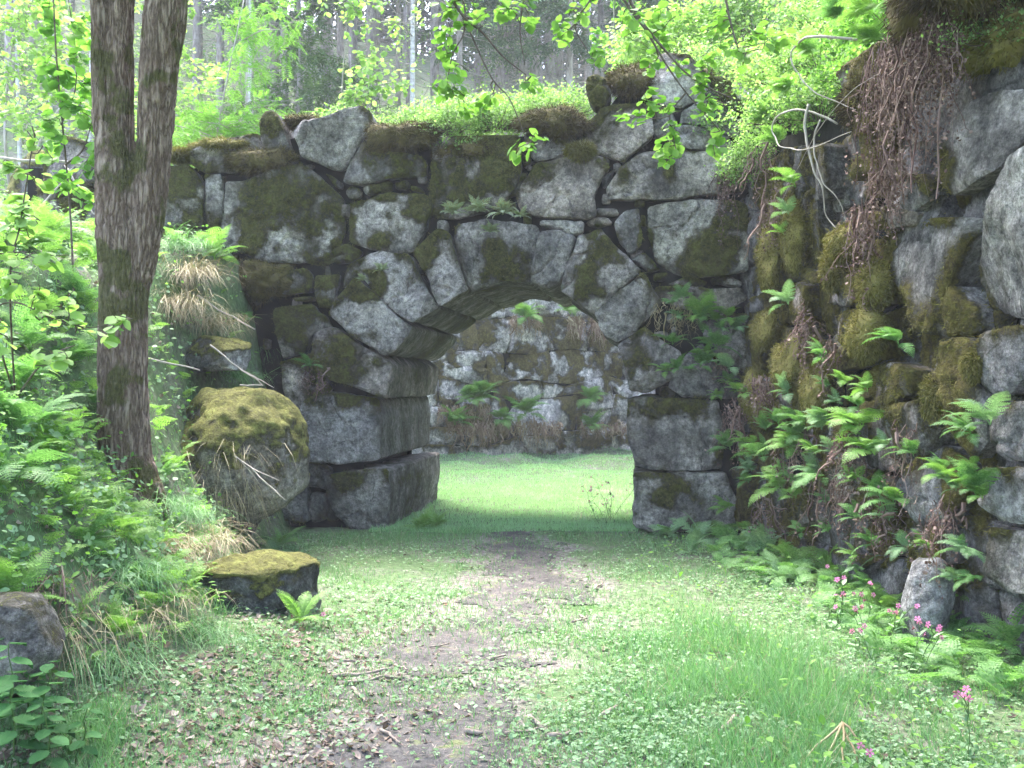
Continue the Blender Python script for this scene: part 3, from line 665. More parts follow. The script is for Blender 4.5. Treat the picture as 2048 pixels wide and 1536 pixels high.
def frond(n=19, th0=65, th1=-25, width=.25, k=6, seed=0, cut=.75):
    g = np.random.default_rng(seed); V, F = [], []
    ts = np.linspace(0, 1, 40); th = np.radians(th0 + (th1 - th0) * ts ** 1.1); px = np.concatenate([[0], np.cumsum(np.cos(th[:-1]) / 39)]); pz = np.concatenate([[0], np.cumsum(np.sin(th[:-1]) / 39)])
    pos = lambda t: np.array([np.interp(t, ts, px), 0, np.interp(t, ts, pz)])
    def tri(a, b, c): V.extend([a, b, c]); m = len(V); F.append((m - 3, m - 2, m - 1))
    for i in range(10):
        a, b = pos(i / 10), pos((i + 1) / 10); wv = np.array([0, .008 * (1.15 - i / 10), 0]); tri(a - wv, b - wv * .9, b + wv * .9); tri(a - wv, b + wv * .9, a + wv)
    for i in range(n):
        t = .20 + .79 * (i / (n - 1)) ** .95; L = width * (math.sin(math.pi * min(1, .5 + .5 * (t - .2) / .8)) ** .85 + .02) * min(1, .72 + (t - .2) * 1.6)
        p = pos(t); tg = norm(pos(min(1, t + .02)) - pos(max(0, t - .02))); up = np.array([-tg[2], 0, tg[0]])
        for sg in (1, -1):
            d = norm(np.array([0, sg, 0]) * .88 + tg * (.42 + g.normal() * .05) - up * .12 + g.normal(size=3) * .04)
            s = norm(np.cross(up, d)) * sg
            for q in range(k):
                f0 = q / k; l = L * .24 * (1 - f0 * .80) * cut + .004; b0 = p + d * L * f0; b1 = p + d * L * (f0 + 1.0 / k)
                tri(b0, b1, b0 + d * L * .5 / k + s * l + d * l * .35 - up * l * .1); tri(b1, b0, b0 + d * L * .5 / k - s * l + d * l * .35 - up * l * .1)
    return np.array(V), np.array(F)
FRONDS = {}
for nm, mat, kw in (("fern", 'fern', {}), ("fern_pale", 'fern_pale', {}), ("fern_yellow", 'fern_yellow', {}), ("polypody", 'polypody', dict(n=13, k=2, width=.2, cut=1.3))):
    FRONDS[nm] = [mesh("frond", *frond(th0=a, th1=b, seed=i, **kw), M[mat], False) for i, (a, b) in enumerate([(70, -20), (50, -40), (80, 15), (35, -60)])]
def fern(p, size, n, label, kind="fern", out=None, spread=85, group="ferns growing on the walls and banks", seed=None, low=0):
    g = np.random.default_rng(seed if seed is not None else int(abs(p[0] * 977 + p[1] * 131 + p[2] * 59) * 10))
    t = thing("fern", p, label, "fern", group); n = int(n * 1.35)
    for k in range(n):
        az = g.uniform(0, 2 * math.pi) if out is None else math.atan2(out[1], out[0]) + R(spread) * (2 * (k + .5) / n - 1 + g.uniform(-.15, .15))
        if out is None: az = 2 * math.pi * k / n + g.uniform(-.3, .3)
        o = link(bpy.data.objects.new("frond", FRONDS[kind][(g.integers(0, 3) if out is None else g.choice([0, 2, 0, 1, 3])) if not low else g.choice([1, 3])])); o.parent = t
        o.rotation_euler = (g.uniform(-.35, .35), g.uniform(-.25, .3), az); s = .88 * size * g.uniform(.6, 1.15); o.scale = (s, s * g.uniform(.85, 1.2), s)
    return t

# ------------------------------------------------------------------ boulders
def boulder(p, size, seed, label, under=.5, flat=.75, sub=None, rot=0.0, shift=(0, 0), mossy=.25, name="boulder", mat=None, tuft=1.2, mossamp=1.0, cuts=(.6, .88), mnoise=1.8, bumpy=.13):
    V, F = sub or ICO5; g = np.random.default_rng(seed); V = V.copy()
    for k in range(9):
        d = norm(g.normal(size=3) * [1, 1, .7]); c = g.uniform(*cuts); V = V - np.clip(V @ d - c, 0, 9)[:, None] * d * .85
    V[:, 2] = np.where(V[:, 2] > flat, flat + (V[:, 2] - flat) * .25, V[:, 2])
    k = 1 - under * sstep(.15, 1.0, -V[:, 2]); V[:, 0] = V[:, 0] * k + shift[0] * sstep(0, 1, -V[:, 2]); V[:, 1] = V[:, 1] * k + shift[1] * sstep(0, 1, -V[:, 2])
    nz = V[:, 2]; c, s = math.cos(rot), math.sin(rot); V = V * np.array(size); V = V @ np.array([[c, s, 0], [-s, c, 0], [0, 0, 1]]); U = norm(V)
    V = V + U * ((fbm(V, 1.8, 4, seed) - .5) * .40 + (fbm(V, 7, 5, seed + 3) - .5) * bumpy)[:, None] * min(1, max(size) * 1.4)
    W = V + np.array(p)
    me = mesh(name, W, F, mat or M['boulder']); nr = np.zeros(len(W) * 3); me.vertices.foreach_get("normal", nr); nr = nr.reshape(-1, 3)
    m = np.clip(sstep(-.3, .9, nr[:, 2] + (fbm(W, 4, 5, seed + 7) - .5) * mnoise) * mossamp + (mossy - .25), 0, 1)
    W = W + nr * (sstep(.4, .8, m) * (.008 + .022 * fbm(W, 22, 3, seed)))[:, None]; me.vertices.foreach_set("co", W.ravel()); me.update()
    a = me.attributes.new("moss", 'FLOAT', 'POINT'); a.data.foreach_set("value", m.astype(np.float32))
    kk = np.nonzero(m > .6)[0]
    if len(kk):
        mm = int(len(kk) * tuft * .12); sx = rng.choice(kk, mm); TUFT_P.append(W[sx]); TUFT_N.append(nr[sx])
    return tag(obj(name, me), label, "boulder", "boulders along the foot of the bank")
boulder(at(487, 928, 9.2), (.56, .62, .72), 3, "big overhanging boulder with a thick yellow moss cap, between the bank and the arch", under=.62, flat=.85, shift=(.10, .0), mossy=.40, cuts=(.88, 1.0), mnoise=.5, bumpy=.05)
boulder(at(508, 1166, 6.8), (.44, .34, .26), 12, "low flat boulder with a moss top, lying at the edge of the trodden path", under=.1, flat=.35, sub=ico(5), mossy=.2, mnoise=1.6, rot=.35, bumpy=.2)
boulder(at(590, 1205, 6.9), (.17, .16, .14), 15, "small dark stone leaning on the low mossy boulder by the path", under=.2, sub=ICO3, mossy=-.2)
boulder(at(445, 712, 9.7), (.33, .35, .24), 18, "half buried grey rock with moss, up on the grassy bank above the big boulder", under=.1, sub=ico(5), mossy=.2)
boulder(at(8, 1285, 4.5), (.24, .24, .27), 22, "dark shaded rock at the foot of the bank above the nettles", under=.2, sub=ico(5), mossy=-.35)
boulder(at(425, 1330, 5.85), (.07, .06, .045), 27, "small grey stone half sunk in the dead leaves", under=.1, sub=ICO3, mossy=-.3)
boulder(at(135, 395, 12.3), (.75, .5, .6), 33, "pale rusty rock with moss behind the forked tree", under=.1, sub=ico(5), mossy=.1)
boulder(at(1850, 1215, 6.3), (.16, .2, .36), 36, "dark brown rock jutting from the foot of the mossy side wall", under=.1, sub=ico(5), mossy=-.3)

# ------------------------------------------------------------------ the forked tree
TD = 7.3
def trk(pts, d=TD): return [(at(u, v, d + dd), w_ / 2 / FPX * d) for u, v, w_, dd in pts]
def skin(lists, vox, mat, name, seed, amp):
    s = Soup()
    for L in lists:
        P = smoothpath([p for p, r in L], 46); rr = np.interp(np.linspace(0, 1, 46), np.linspace(0, 1, len(L)), [r for p, r in L]); s.tube(P, rr, 20)
    me = s.build("raw", None); o = link(bpy.data.objects.new("raw", me)); md = o.modifiers.new("r", 'REMESH'); md.mode = 'VOXEL'; md.voxel_size = vox
    sm = o.modifiers.new("s", 'SMOOTH'); sm.iterations = 4
    e = bpy.data.meshes.new_from_object(o.evaluated_get(bpy.context.evaluated_depsgraph_get())); bpy.data.objects.remove(o)
    n = len(e.vertices); V = np.zeros(n * 3); e.vertices.foreach_get("co", V); V = V.reshape(-1, 3); nr = np.zeros(n * 3); e.vertices.foreach_get("normal", nr); nr = nr.reshape(-1, 3)
    Q = V * np.array([1, 1, .2]); f = 1 - np.abs(fbm(Q, 30, 3, seed) - .5) * 5; f = np.clip(f, 0, 1)
    Q2 = V * np.array([1, 1, .3]); V = V + nr * (-amp * f ** 2 + .05 * (fbm(Q2, 4, 3, seed + 5) - .5))[:, None]
    e.vertices.foreach_set("co", V.ravel()); e.polygons.foreach_set("use_smooth", np.ones(len(e.polygons), bool))
    mo = np.clip((fbm(V, 3.2, 4, seed + 8) - .55) * 6 + .25 + .5 * sstep(1.3, .9, V[:, 2]), 0, 1)
    a = e.attributes.new("moss", 'FLOAT', 'POINT'); a.data.foreach_set("value", mo.astype(np.float32))
    e.materials.append(mat); e.name = name; e.update(); return e
def bark_mat():
    m, t, b = newmat("furrowed_bark"); n0 = noise(t, 27, 4, .55, stretch=(1, 1, .16)); n1 = noise(t, 40, 5, .7, stretch=(1, 1, .7)); n2 = noise(t, 4, 5, .65)
    rd = math_(t, 'MULTIPLY', math_(t, 'ABSOLUTE', math_(t, 'SUBTRACT', n0, .5)), 5.5); h = math_(t, 'ADD', math_(t, 'MULTIPLY', math_(t, 'MINIMUM', rd, 1.0), .55), math_(t, 'MULTIPLY', n1, .40))
    c = ramp(t, h, [(.20, (.11, .075, .058)), (.38, (.23, .166, .136)), (.60, (.37, .28, .237)), (.85, (.46, .365, .32))])
    c = mix(t, ramp(t, n2, [(.4, (0, 0, 0)), (.7, (.5, .5, .5))]), c, (.13, .075, .05))
    at_ = t.nodes.new("ShaderNodeAttribute"); at_.attribute_name = "moss"
    mf = ramp(t, math_(t, 'ADD', at_.outputs["Fac"], math_(t, 'MULTIPLY', math_(t, 'SUBTRACT', n1, .5), 1.0)), [(.55, (0, 0, 0)), (.8, (.8, .8, .8))])
    c = mix(t, mf, c, ramp(t, n1, [(.3, (.04, .045, .012)), (.7, (.13, .125, .035))])); t.links.new(c, b.inputs["Base Color"]); bump(t, b, h, 1.0, .05); return m
M['bark'] = bark_mat()
tree = thing("forked_tree", at(245, 945, TD), "brown three stemmed tree with furrowed bark rising from the bank", "tree")
A_ = trk([(250, 1110, 200, 0), (249, 1010, 165, 0), (247, 955, 132, 0), (245, 915, 116, 0), (246, 850, 102, 0), (245, 700, 98, 0), (246, 560, 96, 0), (236, 450, 92, 0), (231, 350, 82, 0), (222, 250, 66, .02)])
B_ = trk([(228, 320, 66, 0), (207, 230, 46, 0), (202, 130, 40, 0), (198, 0, 36, 0), (190, -140, 33, -.05), (160, -400, 28, -.3), (120, -700, 18, -.5)])
C_ = trk([(236, 320, 66, .02), (243, 200, 54, .03), (244, 60, 54, .03), (246, -80, 52, .03), (260, -300, 44, .3), (280, -650, 28, .6)])
D_ = trk([(252, 580, 92, .02), (278, 490, 82, .02), (296, 400, 72, 0), (306, 300, 70, 0), (316, 160, 78, -.02), (330, 40, 92, -.03), (345, -60, 80, -.05), (420, -350, 54, -.2), (520, -700, 34, -.4)])
obj("trunk", skin([A_, B_, C_, D_], .014, M['bark'], "trunk", 4, .016), tree)
def crown(name, parent, centers, n, size, mat, seed, T=LEAF, cl=.55):
    g = np.random.default_rng(seed); s = Soup(); P = []
    for c, r, k in centers:
        cc = np.array(c) + g.normal(size=(max(1, k // 14), 3)) * np.array(r) * .55
        P.append(cc[g.integers(0, len(cc), k)] + g.normal(size=(k, 3)) * cl * .4)
    P = np.concatenate(P); n = len(P); D = rvec(n, g) * [1, 1, .5] + [0, 0, -.25]; s.scatter(T, P, D, rvec(n, g) * .6 + [0, 0, 1], size * g.uniform(.6, 1.2, n))
    return obj(name, s.build(name, mat, False), parent)
bc = Soup(); tops = [B_[-1][0], C_[-1][0], D_[-1][0]]; cen = []
g = np.random.default_rng(77)
for k in range(34):
    tp = tops[k % 3]; a = k * 2.39996; r_ = 6.6 * math.sqrt((k + .5) / 34); e = np.array([-2.2 + r_ * math.cos(a), 2.9 + r_ * .85 * math.sin(a), g.uniform(7.3, 10.0)]); bc.tube(wiggle(tp, e, 8, .12, -.1), np.linspace(.07, .015, 8), 6); cen.append((e, (1.7, 1.7, .9), 260))
obj("limbs", bc.build("limbs", M['bark']), tree)
crown("crown", tree, cen, 0, .17, M['bright_leaf'], 5)  # unseen limbs and crown, spread over the foreground to shade it

# ------------------------------------------------------------------ leafy stems placed along traced branches
def leafy(name, base, label, cat, stems, clusters, leaf, mat, group=None, T=LEAF, per=6, wood='twig', seed=1, jit=.05, droop=.4, width=1.0):
    g = np.random.default_rng(seed); t = thing(name, base, label, cat, group); W = Soup(); L = Soup(); pts = []
    for P, r0, r1 in stems:
        Q = smoothpath(P, 30); W.tube(Q, np.linspace(r0, r1, 30), 6); pts.append(Q)
    pts = np.concatenate(pts)
    for c in clusters:
        c = np.array(c) + g.normal(size=3) * jit * .5; k = np.argmin(((pts - c) ** 2).sum(1) + np.where(pts[:, 2] < c[2] - .5, .2, 0)); q = wiggle(pts[k], c, 7, .03, 0, g); W.tube(q, np.linspace(max(.004, r1 * .7), .0022, 7), 5)
        n = per + g.integers(-2, 3); d0 = norm(c - pts[k]); D = norm(rvec(n, g) * [1, 1, .6] + d0 * .5 + [0, 0, -droop]); S = leaf * g.uniform(.55, 1.15, n)
        L.scatter(T, c + rvec(n, g) * jit * .35 - d0 * g.uniform(0, jit, n)[:, None], D, rvec(n, g) * .45 + [0, 0, 1], S, S * width)
    obj("branches", W.build("branches", M[wood]), t); obj("leaves", L.build("leaves", M[mat], False), t); return t
d = 6.2
q = lambda u, v, dd=0.0: at(u, v, d + dd)
ob = np.array([*toW(4.2, 6.6), 0]); ob[2] = z1(ob[0], ob[1]); tp = np.array([*toW(3.6, 6.4), 7.2])
CL = [(880, 20), (920, 60), (960, 15), (1010, 20), (1040, 60), (880, 120), (850, 140), (900, 160), (940, 190), (980, 180), (1010, 210), (1040, 190), (1060, 262), (1050, 290), (880, 205), (950, 110), (1060, 10), (1130, 30), (1150, 60), (1190, 20), (1130, 80), (1180, 110), (1250, 20), (1290, 50), (1320, 20), (1240, 60),
      (1270, 190), (1285, 250), (1330, 220), (1340, 290), (1360, 270), (1390, 230), (1410, 280), (1380, 305), (1300, 280), (1400, 160), (1420, 120), (1350, 70), (1400, 40), (1440, 60), (1330, 160), (1440, 150), (1480, 110), (1500, 40), (1090, 5), (990, 60), (1370, 10), (1460, 10), (1560, 20), (1530, 90), (930, 5), (860, 60), (1310, 110), (1265, 215), (1420, 210), (1355, 300)]
leafy("overhanging_tree", ob, "leafy tree reaching down over the arch with fresh bright green leaves on thin branches", "tree",
      [([ob, (ob + tp) / 2 + [.1, 0, .1], tp], .09, .03), ([tp, q(1700, -500), q(1400, -220), q(1235, -60), q(1255, 10), q(1292, 60), q(1330, 125), q(1372, 185), q(1440, 262)], .016, .003),
       ([tp, q(1600, -600), q(1200, -350), q(980, -160), q(905, -30), q(925, 30), q(965, 65), q(1005, 112), q(1052, 150)], .02, .003), ([q(912, -40), q(930, 20), q(926, 70), q(905, 110), q(890, 190)], .008, .003),
       ([q(1215, -80), q(1180, 0), q(1150, 50), q(1180, 110)], .008, .003), ([q(1235, -60), q(1275, 30), q(1330, 100), q(1390, 160), q(1470, 200)], .012, .004), ([q(1400, -220), q(1440, -60), q(1460, 40), q(1480, 110)], .012, .004),
       ([q(1040, -150), q(1050, -40), q(1040, 60), q(1050, 130)], .008, .003), ([q(925, 30), q(980, 150), q(1020, 200), q(1055, 285)], .006, .003), ([q(1372, 185), q(1340, 230), q(1350, 290)], .006, .003)],
      [q(u, v, random.uniform(-.25, .35)) for u, v in CL], .07, 'glow_leaf', per=15, seed=3, jit=.13)
d = 8.3
bs = gh(150, 640)
leafy("goat_willow_sapling", bs, "young sapling with large round bright leaves close behind the forked tree", "sapling",
      [([bs, q(140, 420), q(125, 250), q(112, 100), q(105, -60)], .009, .006), ([q(122, 250), q(150, 180), q(150, 90), q(130, -40)], .006, .003), ([q(130, 330), q(165, 300), q(185, 240)], .01, .003)],
      [q(u, v, random.uniform(-.3, .3)) for u, v in [(150, 10), (140, 50), (110, 30), (155, 90), (172, 130), (130, 170), (152, 200), (120, 180), (172, 240), (130, 240), (185, 290), (95, 230), (110, 280), (150, 310), (172, 340), (100, 120), (90, 60), (160, 160), (180, 60), (185, 180), (85, 170), (60, 20), (130, 350), (170, 380), (120, 110), (80, 280), (188, 330)]],
      .105, 'bright_leaf', per=16, seed=6, jit=.18, width=1.15)
d = 5.3
bs = gh(30, 800)
leafy("hazel_sapling", bs, "low sapling with pale round leaves reaching across the forked tree trunk", "sapling",
      [([bs, q(-10, 640), q(30, 605), q(100, 635), q(180, 655), q(240, 640)], .006, .002), ([bs, q(20, 560), q(40, 450), q(60, 320), q(70, 280)], .006, .003), ([bs, q(90, 720), q(150, 690)], .008, .003)],
      [q(u, v, random.uniform(-.15, .15)) for u, v in [(20, 600), (60, 620), (110, 640), (160, 650), (200, 655), (235, 640), (40, 680), (90, 700), (140, 690), (10, 560), (60, 560), (30, 520), (80, 530), (60, 380), (90, 390), (70, 330), (40, 330), (30, 420), (70, 450), (85, 480), (15, 460), (120, 560), (150, 590), (50, 300), (100, 600), (190, 690), (15, 650), (20, 350), (95, 440)]],
      .072, 'spring_leaf', per=8, seed=8, jit=.09, width=1.2)
# rowan with feathery leaves, birch, pale saplings in the wood
def pinnate(n=6):
    V, F = [], []
    for i in range(n):
        for sg in (1, -1):
            x = .15 + .8 * i / n; b = len(V); V += [(x, 0, 0), (x + .10, sg * .20, .0), (x + .04, sg * .22, 0), (x + .2, sg * .40, -.06)]; F += [(b, b + 1, b + 3), (b, b + 3, b + 2)] if sg > 0 else [(b, b + 3, b + 1), (b, b + 2, b + 3)]
    b = len(V); V += [(.9, 0, 0), (1.0, .05, 0), (1.0, -.05, 0), (1.2, 0, -.05)]; F += [(b, b + 3, b + 1), (b, b + 2, b + 3)]
    return T_(V, F)
PINN = pinnate()
def wild(name, u, v0, depth, top, label, cat, leaf, mat, spread, n, seed, T=LEAF, r=.03, wood='grey_wood', group=None, zlo=.35):
    g = np.random.default_rng(seed); x, y = toW((u - 1024) / FPX * depth, depth); b = np.array([x, y, z1(x, y) - .05]); tp_ = b.copy(); tp_[2] = 1.6 - (top - 768) / FPX * depth; H = tp_[2] - b[2]
    tp_[:2] += g.normal(size=2) * .05 * H
    stems = [([b, (b * 2 + tp_) / 3 + g.normal(size=3) * .04 * H * [1, 1, 0], (b + 2 * tp_) / 3 + g.normal(size=3) * .04 * H * [1, 1, 0], tp_], r, r * .25)]; cl = []
    for k in range(max(6, n // 8)):
        f = g.uniform(zlo, .98); p = b + (tp_ - b) * f; e = p + np.array([*(g.normal(size=2) * spread * (1.15 - f * .7)), g.uniform(-.1, .4) * spread]); stems.append(([p, (p + e) / 2 + [0, 0, .08 * spread], e], r * .3, .006)); 
        for j in range(8): cl.append(p + (e - p) * g.uniform(.3, 1.1) + g.normal(size=3) * .16 * spread)
    return leafy(name, b, label, cat, stems, cl, leaf, mat, group, T, 7, wood, seed, leaf * 2.0, .35)
wild("rowan_sapling", 440, 0, 13.5, -40, "rowan sapling with feathery bright leaves above the wall beside the forked tree", "sapling", .22, 'bright_leaf', .75, 130, 21, PINN)
wild("birch_sapling", 790, 0, 17, -60, "birch sapling with whitish green spring leaves standing over the arch wall", "sapling", .11, 'spring_leaf', .95, 150, 22, zlo=.6)
wild("birch_sapling", 40, 0, 15, -80, "pale leafed sapling at the wood edge beyond the rusty rock", "sapling", .10, 'spring_leaf', 1.0, 260, 23)
wild("birch_sapling", 310, 0, 16.5, -40, "slim birch sapling seen between the stems of the forked tree", "sapling", .10, 'spring_leaf', .9, 150, 24)
wild("birch_sapling", 110, 0, 19, -60, "thin whitish sapling with loose small leaves behind the willow sapling", "sapling", .10, 'spring_leaf', 1.1, 200, 25)
wild("birch_sapling", 1330, 0, 16, -60, "bushy bright green sapling above the tall end of the arch wall", "sapling", .10, 'bright_leaf', 1.0, 200, 26)

# ------------------------------------------------------------------ spruce wood on the slope beyond
def needle_card():
    g = np.random.default_rng(3); V, F = [], []
    for k in range(11):
        x = k / 11; s = 1 if k % 2 else -1; b = len(V); L = .32 * (1.1 - x); V += [(x, 0, 0), (x + .13, 0, 0), (x + .22, s * L, g.uniform(-.12, .02))]; F.append((b, b + 1, b + 2) if s > 0 else (b + 1, b, b + 2))
    b = len(V); V += [(.8, .05, 0), (.8, -.05, 0), (1.15, 0, -.05)]; F.append((b, b + 1, b + 2)); return T_(V, F)
NEED = needle_card()
def spruce_meshes(H, live, rad, seed, young=False):
    g = np.random.default_rng(seed); tr = Soup(); P = np.array([[0, 0, -.4], [g.normal() * .05, g.normal() * .05, H * .5], [0, 0, H]]); tr.tube(smoothpath(P, 12), np.linspace(rad, .02, 12), 9)
    dead = Soup(); n = 0 if young else 150
    if n:
        z = g.uniform(.8, live + 5, n); az = g.uniform(0, 6.283, n); D = np.stack([np.cos(az), np.sin(az), g.uniform(-.45, .15, n)], 1)
        for k in range(n):
            L = g.uniform(.5, 1.9); p0 = np.array([0, 0, z[k]]); dead.tube(wiggle(p0, p0 + D[k] * L, 5, .06, .06, g), np.linspace(.011, .004, 5), 4)
    cr = Soup(); z = live; 
    while z < H:
        f = (z - live) / (H - live); L = (2.1 if not young else H * .42) * (1 - f) ** .8 + .2
        for k in range(g.integers(4, 7)):
            az = g.uniform(0, 6.283); dd = np.array([math.cos(az), math.sin(az), 0]); m = int(16 * L / 1.6) + 5; t = g.uniform(.15, 1, m); l = L * g.uniform(.6, 1.1)
            Pp = np.array([0, 0, z]) + dd * (t * l)[:, None] + np.array([0, 0, 1])[None] * (-.25 * t + .12 * t ** 2)[:, None] * l + g.normal(size=(m, 3)) * .06
            cr.scatter(NEED, Pp, dd * .7 + rvec(m, g) * .6 + [0, 0, -.45 if not young else -.05], [0, 0, 1] + rvec(m, g) * .4, (.55 if not young else .3) * g.uniform(.6, 1.2, m))
        z += g.uniform(.35, .75) if not young else .16
    return tr.build("trunk", M['spruce_bark']), (dead.build("dead_branches", M['grey_wood']) if n else None), cr.build("crown", M['spruce_young' if young else 'spruce'], False)
SPR = [spruce_meshes(15, 8.5, .18, 1), spruce_meshes(13, 6.0, .14, 2), spruce_meshes(16, 9.5, .21, 3)]
YNG = [spruce_meshes(3.4, .1, .05, 4, True), spruce_meshes(2.2, .1, .04, 5, True)]
def spruce(x, y, ms, s, label, group, name="spruce_tree", cat="tree"):
    t = thing(name, (x, y, z1(x, y)), label, cat, group); t.rotation_euler = (0, 0, rng.uniform(0, 6.28)); t.scale = (s, s, s)
    for m in ms:
        if m: o = link(bpy.data.objects.new(m.name.split(".")[0], m)); o.parent = t
    return t
SL = "slender spruce with bare grey lower branches in the dim wood beyond the wall"
g = np.random.default_rng(11); placed = []
for u, dz, k in [(500, 24, 1), (548, 30, 0), (570, 27, 1), (655, 31, 0), (600, 38, 2), (705, 35, 0), (750, 40, 2), (920, 27, 1), (955, 36, 0), (1062, 29, 2), (1098, 31, 2), (1118, 36, 0), (1138, 28, 1), (1200, 33, 0), (1260, 30, 0), (870, 33, 0), (1000, 40, 2), (440, 28, 1), (395, 33, 0), (20, 30, 0), (70, 36, 2), (140, 27, 1), (240, 34, 0), (1180, 42, 2), (1010, 32, 1), (680, 44, 2), (620, 29, 1), (820, 38, 0), (300, 41, 2)]:
    xc = (u - 1024) / FPX * dz; placed.append((xc, dz)); x, y = toW(xc, dz); spruce(x, y, SPR[k], g.uniform(.9, 1.1), SL, "spruces in the wood beyond the wall")
while len(placed) < 84:
    dz = g.uniform(32, 62); xc = g.uniform(-.6, .32) * dz
    if min(math.hypot(xc - a, dz - b) for a, b in placed) < 1.7: continue
    placed.append((xc, dz)); x, y = toW(xc, dz); spruce(x, y, SPR[g.integers(0, 3)], g.uniform(.85, 1.15), SL, "spruces in the wood beyond the wall")
for u, dz, s, k, lb in [(630, 20, .95, 0, "bushy young spruce with soft green branches behind the upright coping stone"), (555, 19, .8, 1, "small young spruce just over the wall between two coping stones"), (700, 26, 1.3, 0, "light green young spruce beyond the wall beside the birch sapling"), (600, 25, 1.5, 0, "loose young spruce standing on the slope over the wall"), (750, 22, 1.0, 1, "little dark young spruce at the foot of the pale birch trunk"), (360, 18, .9, 0, "young spruce glimpsed close beside the right stem of the forked tree"), (470, 21, 1.1, 0, "young spruce on the slope over the long mossy coping")]:
    x, y = toW((u - 1024) / FPX * dz, dz); spruce(x, y, YNG[k], s, lb, "young spruces beyond the wall", "young_spruce", "sapling")
# far wood behind everything that can be told apart
fw = Soup(); g = np.random.default_rng(9)
for k in range(150):
    dz = g.uniform(62, 95); xc = g.uniform(-.75, .6) * dz; x, y = toW(xc, dz); z = z1(x, y); H = g.uniform(20, 28); m = 90; hh = g.uniform(.04, 1, m); az = g.uniform(0, 6.28, m); rr = (1 - hh) * 3.2 + .3
    P = np.stack([x + np.cos(az) * rr * g.uniform(.1, 1, m), y + np.sin(az) * rr * g.uniform(.1, 1, m), z + hh * H], 1); fw.scatter(NEED, P, np.stack([np.cos(az), np.sin(az), -.5 + 0 * az], 1), [0, 0, 1], 2.6, 2.6)
    fw.tube([(x, y, z - 1), (x, y, z + H)], [.2, .04], 5)
tag(obj("far_wood", fw.build("far_wood", M['far_needles'], False)), "dark distant spruce wood closing the slope", "wood", kind="stuff")
def birch(u, dz, wpx, label, lean=0.0, H=14, top=None):
    xc = (u - 1024) / FPX * dz; x, y = toW(xc, dz); b = np.array([x, y, z1(x, y) - .3]); g = np.random.default_rng(int(u)); r = wpx / 2 / FPX * dz
    t = thing("birch_tree", b, label, "tree", "pale birches at the wood edge"); s = Soup(); P = smoothpath([b, b + [lean * H * .4, 0, H * .4], b + [lean * H, .2, H]], 20); s.tube(P, np.linspace(r, r * .3, 20), 10); obj("trunk", s.build("trunk", M['birch_bark']), t)
    W = Soup(); cen = []
    for k in range(16):
        f = g.uniform(.12, .95); p = P[int(f * 19)]; e = p + np.array([*(g.normal(size=2) * 1.1), g.uniform(-.2, .9)]); W.tube(wiggle(p, e, 7, .08, -.03, g), np.linspace(r * .2, .005, 7), 4)
        if f > .42: cen.append((e, (.7, .7, .5), 150))
    obj("branches", W.build("branches", M['grey_wood']), t); crown("crown", t, cen, 0, .085, M['spring_leaf'], int(u) + 3, T=LEAFS, cl=.4)
birch(825, 25, 15, "pale birch trunk rising over the bushes on the arch"); birch(920, 28, 11, "thin pale birch stem beside the overhanging leaves")
birch(500, 23, 10, "grey birch stem over the wall by the young spruce"); birch(85, 20, 12, "white birch leaning at the wood edge past the forked tree", .06); birch(42, 23, 9, "slim white birch farthest from the arch at the wood edge", -.03)
birch(180, 26, 12, "white birch close behind the forked tree stems", .02)
# ------------------------------------------------------------------ bushes, moss mats and roots on the walls
def bush(p, rad, n, leaf, mat, label, seed, T=LEAFS, name="bilberry_bush", cat="bush", group="low bushes on the walls"):
    g = np.random.default_rng(seed); p = np.array(p, float); rad = np.array(rad); n = int(n * 1.5); leaf *= .8; t = thing(name, p, label, cat, group); W = Soup(); L = Soup(); tips = []
    for k in range(max(12, n // 60)):
        v = rvec(1, g)[0]; v[2] = abs(v[2]) * .9 + .05; e = p + v * rad * g.uniform(.55, 1.1); W.tube(wiggle(p + v * rad * [.25, .25, 0], e, 6, .02, 0, g), np.linspace(.005, .002, 6), 4); tips.append(e)
    tips = np.array(tips); P = tips[g.integers(0, len(tips), n)] + g.normal(size=(n, 3)) * rad * .17; U = norm(P - p)
    L.scatter(T, P, norm(U * .5 + rvec(n, g)), U * .5 + [0, 0, .8] + rvec(n, g) * .4, leaf * g.uniform(.6, 1.2, n))
    obj("stems", W.build("stems", M['twig']), t); obj("leaves", L.build("leaves", M[mat], False), t); return t
def wp(u, v, back=.0): a, b = on_arch(u, v); p = FA.p(a, b, 0); p[1] += back; return p
def sp(u, v, n=0.0): a, b = on_side(u, v); return FS.p(a, b, n)
for k, (u, v, bk, r, n, lb) in enumerate([
    (895, 262, .15, (.42, .30, .36), 2200, "rounded bilberry bush hanging over the crown of the arch wall"), (985, 250, .2, (.42, .32, .38), 2200, "bright bilberry bush in the middle of the arch wall top"),
    (1075, 235, .3, (.45, .35, .38), 2000, "yellow green bilberry bush beside the brown moss mat near the tall end of the wall"), (1130, 200, .7, (.4, .35, .34), 1500, "small bilberry bush set back on the wall near the peaked coping stone"),
    (860, 235, .8, (.45, .4, .45), 1600, "bilberry bush set back behind the rounded bush"), (800, 225, .6, (.36, .35, .24), 1100, "thin low bush beside the big coping block"), (1010, 215, 1.0, (.6, .4, .4), 1800, "wide bush at the back of the arch wall top"),
    (640, 215, 1.2, (.5, .4, .28), 1200, "low bush behind the big coping block"), (480, 285, 1.0, (.5, .4, .25), 900, "low bush behind the long mossy coping stone"), (930, 300, .02, (.22, .12, .16), 700, "little tuft of bilberry spilling over the wall face under the rounded bush")]):
    bush(wp(u, v, bk), r, n, .042, 'bilberry', lb, 200 + k)
